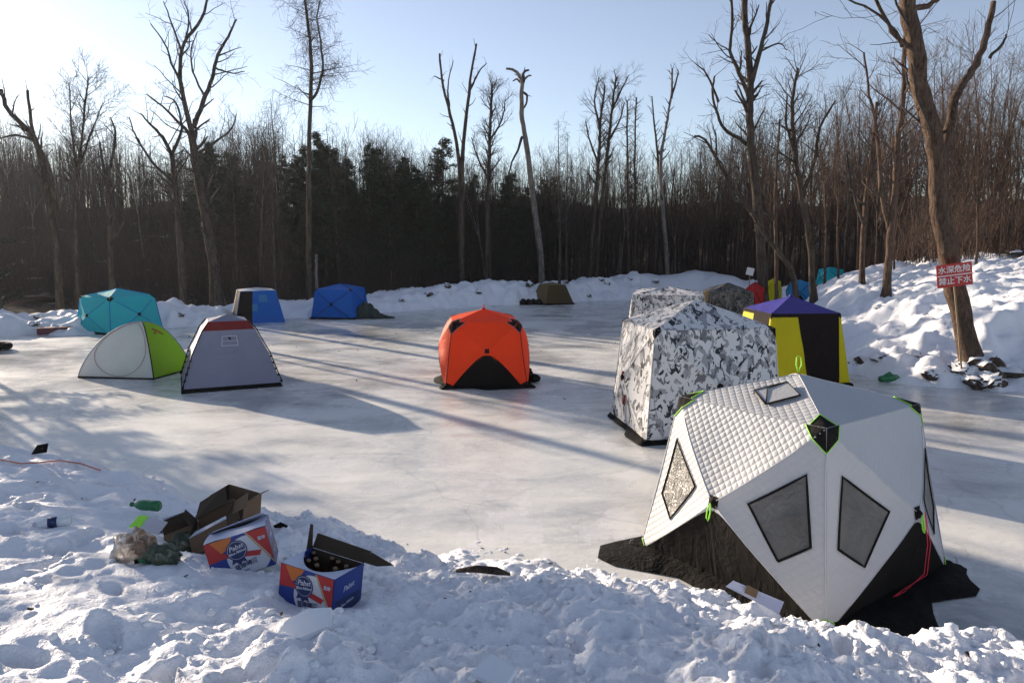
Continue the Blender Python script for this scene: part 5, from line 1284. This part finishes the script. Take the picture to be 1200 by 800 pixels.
LBL = {'L': 'bare grey-brown forest tree among many alike in the dark woods on the left',
       'M': 'bare dark forest tree among many alike in the woods behind the far berm',
       'Rr': 'bare reddish-brown forest tree among many alike in the sunlit woods on the right',
       'lar': 'feathery bare larch among others of its kind along the forest skyline',
       'offp': 'dense dark pine on the left shore shading the near snow bank',
       'pin': 'dark green pine crown rising among the bare trees of the far woods',
       'off': 'bare tree on the left shore whose shadow falls across the ice'}
GRP = {'offp': 'pines on the left shore', 'L': 'bare trees of the left woods', 'M': 'bare trees behind the far berm', 'Rr': 'bare trees of the right woods', 'lar': 'larches on the skyline', 'pin': 'pines in the far woods', 'off': 'bare trees on the left shore'}
def plant(kind, plist, x, y, hscale, sink=0.1):
    i = rnd.randrange(len(plist)); s, H, nm, bark, twig = plist[i]; z = h0(x, y) - sink; key = (id(s),)
    sc_ = hscale / H; rz = rnd.uniform(0, 6.28)
    if key not in live:
        t = regp(s, nm, bark, twig, (x, y, z), LBL[kind], GRP[kind]); live[key] = t
    else:
        t = dup(live[key]); t['label'] = LBL[kind]; t['group'] = GRP[kind]
    t.location = (x, y, z); t.rotation_euler = (rnd.uniform(-.05, .05), rnd.uniform(-.05, .05), rz); w_ = rnd.uniform(.85, 1.15); t.scale = (sc_ * w_, sc_ * w_, sc_)
def skyline(px):      # rough height (pixels) of the mass of trees above which only single trees rise
    return np.interp(px, [-100, 0, 60, 140, 200, 260, 330, 400, 440, 500, 540, 620, 700, 800, 850, 900, 960, 1020, 1100, 1200, 1300], [170, 150, 175, 165, 190, 165, 150, 165, 170, 192, 203, 203, 192, 185, 165, 130, 120, 85, 60, 50, 40])
cnt = 0
for (px0, px1, n_, Y0, Y1) in ((-60, 320, 56, 42, 70), (320, 820, 62, 38, 52), (820, 1010, 34, 34, 52), (960, 1290, 48, 24, 48)):
    for k in range(n_):
        px = px0 + (px1 - px0) * (k + rnd.random()) / n_; Y = rnd.uniform(Y0, Y1); x = (px - 600) / F * Y
        if sdist(np.array([x]), np.array([Y]))[0] < (3.6 if px < 900 else 5.5): Y += 4; x = (px - 600) / F * Y
        if sdist(np.array([x]), np.array([Y]))[0] < 2.5: continue
        if px > 1000 and Y < 25 and rnd.random() < .5: Y += 8; x = (px - 600) / F * Y
        zt = AT(px, float(skyline(px)) + rnd.uniform(-15, 55), Y)[2] - h0(x, Y); zt = min(max(zt, 4.5), 15)
        kind = 'L' if px < 340 else ('M' if px < 860 else 'Rr'); plant(kind, warm if px > 880 else protos, x, Y, zt); cnt += 1
for px, Y, top in ((305, 36, 140), (330, 38, 112), (398, 37, 138), (412, 40, 160), (655, 38, 135), (664, 40, 150), (322, 34, 120), (575, 40, 150), (280, 36, 150)):
    x = (px - 600) / F * Y; plant('lar', larch, x, Y, AT(px, top, Y)[2] - h0(x, Y))
for px, Y, top in ((262, 50, 162), (285, 50, 175), (355, 38, 165), (372, 40, 172), (385, 38, 150), (432, 40, 163), (446, 41, 168), (470, 42, 180), (492, 41, 190), (508, 43, 205), (600, 42, 200), (620, 44, 215), (240, 52, 180), (420, 42, 180), (340, 40, 175)) + tuple((rnd.uniform(230, 650), rnd.uniform(42, 56), rnd.uniform(198, 235)) for _ in range(34)) + tuple((rnd.uniform(235, 520), rnd.uniform(42, 52), rnd.uniform(152, 195)) for _ in range(12)):
    x = (px - 600) / F * Y; plant('pin', pines, x, Y, AT(px, top, Y)[2] - h0(x, Y))
# trees standing on the left shore, out of view to the left, that throw the shadows over the ice
OFF = [(-19.5, 22.5, 9), (-21.5, 19.5, 8), (-24, 21, 11), (-17.5, 15.5, 8), (-19, 17.5, 10), (-15.5, 13.2, 8), (-14.5, 11.5, 7), (-18, 13, 11), (-21, 16, 12), (-12.5, 10.2, 7), (-11.6, 14.6, 9), (-13.4, 16.8, 10), (-16, 20.6, 11), (-10.4, 12.4, 8)]
for x, y, H in OFF: plant('off', protos, x, y, H)

for x, y, H in ((-12.8, 14.9, 8), (-15.0, 18.6, 8.5)):  # pines added out of view to shade the near bank
    t = plant('offp', pines, x, y, H)
# --- deep woods: far too many stems to count, one object
def stems():
    rs = np.random.RandomState(3); base = []
    for k in range(7):
        s = proto_bare(300 + k, 8, 'bark', 'twig', 1.15, lv=3, dens=.66, fork=k % 2 == 0)
        v = np.array(s.T.v + s.C.v); f = s.T.f + [tuple(i + len(s.T.v) for i in q) for q in s.C.f]; f4 = np.array([q for q in f if len(q) == 4]); base.append((v, f4))
    Vs = []; Fs = []; c = 0
    for k in range(1800):
        px = rs.uniform(-120, 1320); px = (px, rs.uniform(430, 900), rs.uniform(-120, 330))[k % 3]; Y = rs.uniform(58, 88) if px < 300 else (rs.uniform(42, 75) if px < 860 else rs.uniform(34, 75)); x = (px - 600) / F * Y
        if sdist(np.array([x]), np.array([Y]))[0] < 5: continue
        z = h0(x, Y); top = AT(px, float(skyline(px)) + rs.uniform(-24, 50) + 55 * float(np.interp(px, [880, 980], [0, 1])), Y)[2] - z; s_ = min(max(top, 3.0), 14) / 8; a = rs.rand() * 6.28; v, f = base[rs.randint(7)]
        Rm = np.array([[math.cos(a), math.sin(a), 0], [-math.sin(a), math.cos(a), 0], [0, 0, 1]]); Vs.append((v @ Rm) * s_ + np.array([x, Y, z - .1])); Fs.append(f + c); c += len(v)
    o = mesh_np('deep_woods', np.concatenate(Vs), np.concatenate(Fs), 'twig'); tag(o, 'dense dark mass of bare trees deep behind the forest edge', 'woods', kind='stuff')
stems()
def brush():
    rs = random.Random(8); mbs = {'a': MB(), 'b': MB()}
    for k in range(5000):
        px = rs.uniform(-80, 1290); Y = rs.uniform(33, 62) if px < 300 else rs.uniform(26, 50); x = (px - 600) / F * Y; d = sdist(np.array([x]), np.array([Y]))[0]
        if d < (2.8 if px < 900 else 6.5): continue
        z = h0(x, Y); H = rs.uniform(.9, 4.0); mb = mbs['b' if (px > 860 and rs.random() < .75) or rs.random() < .2 else 'a']
        for j in range(4):
            p = Vector((x + rs.uniform(-.3, .3), Y + rs.uniform(-.3, .3), z)); d_ = Vector((rs.uniform(-.35, .35), rs.uniform(-.35, .35), 1)); P_ = [p]; hh = H * rs.uniform(.6, 1)
            for i in range(3): d_ = (d_ + Vector((rs.uniform(-.2, .2), rs.uniform(-.2, .2), 0))).normalized(); P_.append(P_[-1] + d_ * hh / 3)
            mb.tube(P_, [.013, .009, .006, .003], 3, cap=False)
            for q in range(3): c = P_[1 + q % 3]; dd = Vector((rs.uniform(-1, 1), rs.uniform(-1, 1), rs.uniform(.3, 1))).normalized(); mb.tube([c, c + dd * hh * .18, c + dd * hh * .33 + Vector((0, 0, .05))], [.006, .004, .002], 3, cap=False)
    tag(mbs['a'].build('undergrowth', 'twig', None, True), 'tangled brown undergrowth filling the forest edge', 'undergrowth', kind='stuff'); tag(mbs['b'].build('red_undergrowth', 'twig_red', None, True), 'reddish thicket of thin shrubs under the right woods', 'undergrowth', kind='stuff')
brush()
print('FACES', {p[2]+str(i): len(p[0].T.f)+len(p[0].C.f) for i,p in enumerate(protos+warm+larch+pines)}, len(bpy.data.objects['deep_woods'].data.polygons))


# ------------------------------------------------------------------ winter haze round the whole place
def b_haze():
    m = bpy.data.materials.new('haze'); m.use_nodes = True; t = m.node_tree; t.nodes.clear()
    o = t.nodes.new('ShaderNodeOutputMaterial'); v = t.nodes.new('ShaderNodeVolumePrincipled')
    v.inputs['Color'].default_value = (.84, .90, 1.0, 1); v.inputs['Density'].default_value = .0002; v.inputs['Anisotropy'].default_value = .55
    t.links.new(v.outputs[0], o.inputs['Volume']); return m
M['haze'] = b_haze()
mb = MB(); mb.box((0, 0, 14.5), (640, 640, 35)); hz = mb.build('haze', 'haze'); tag(hz, 'thin pale winter haze hanging over the pond and woods', 'haze', kind='stuff')
sc.cycles.volume_bounces = 0
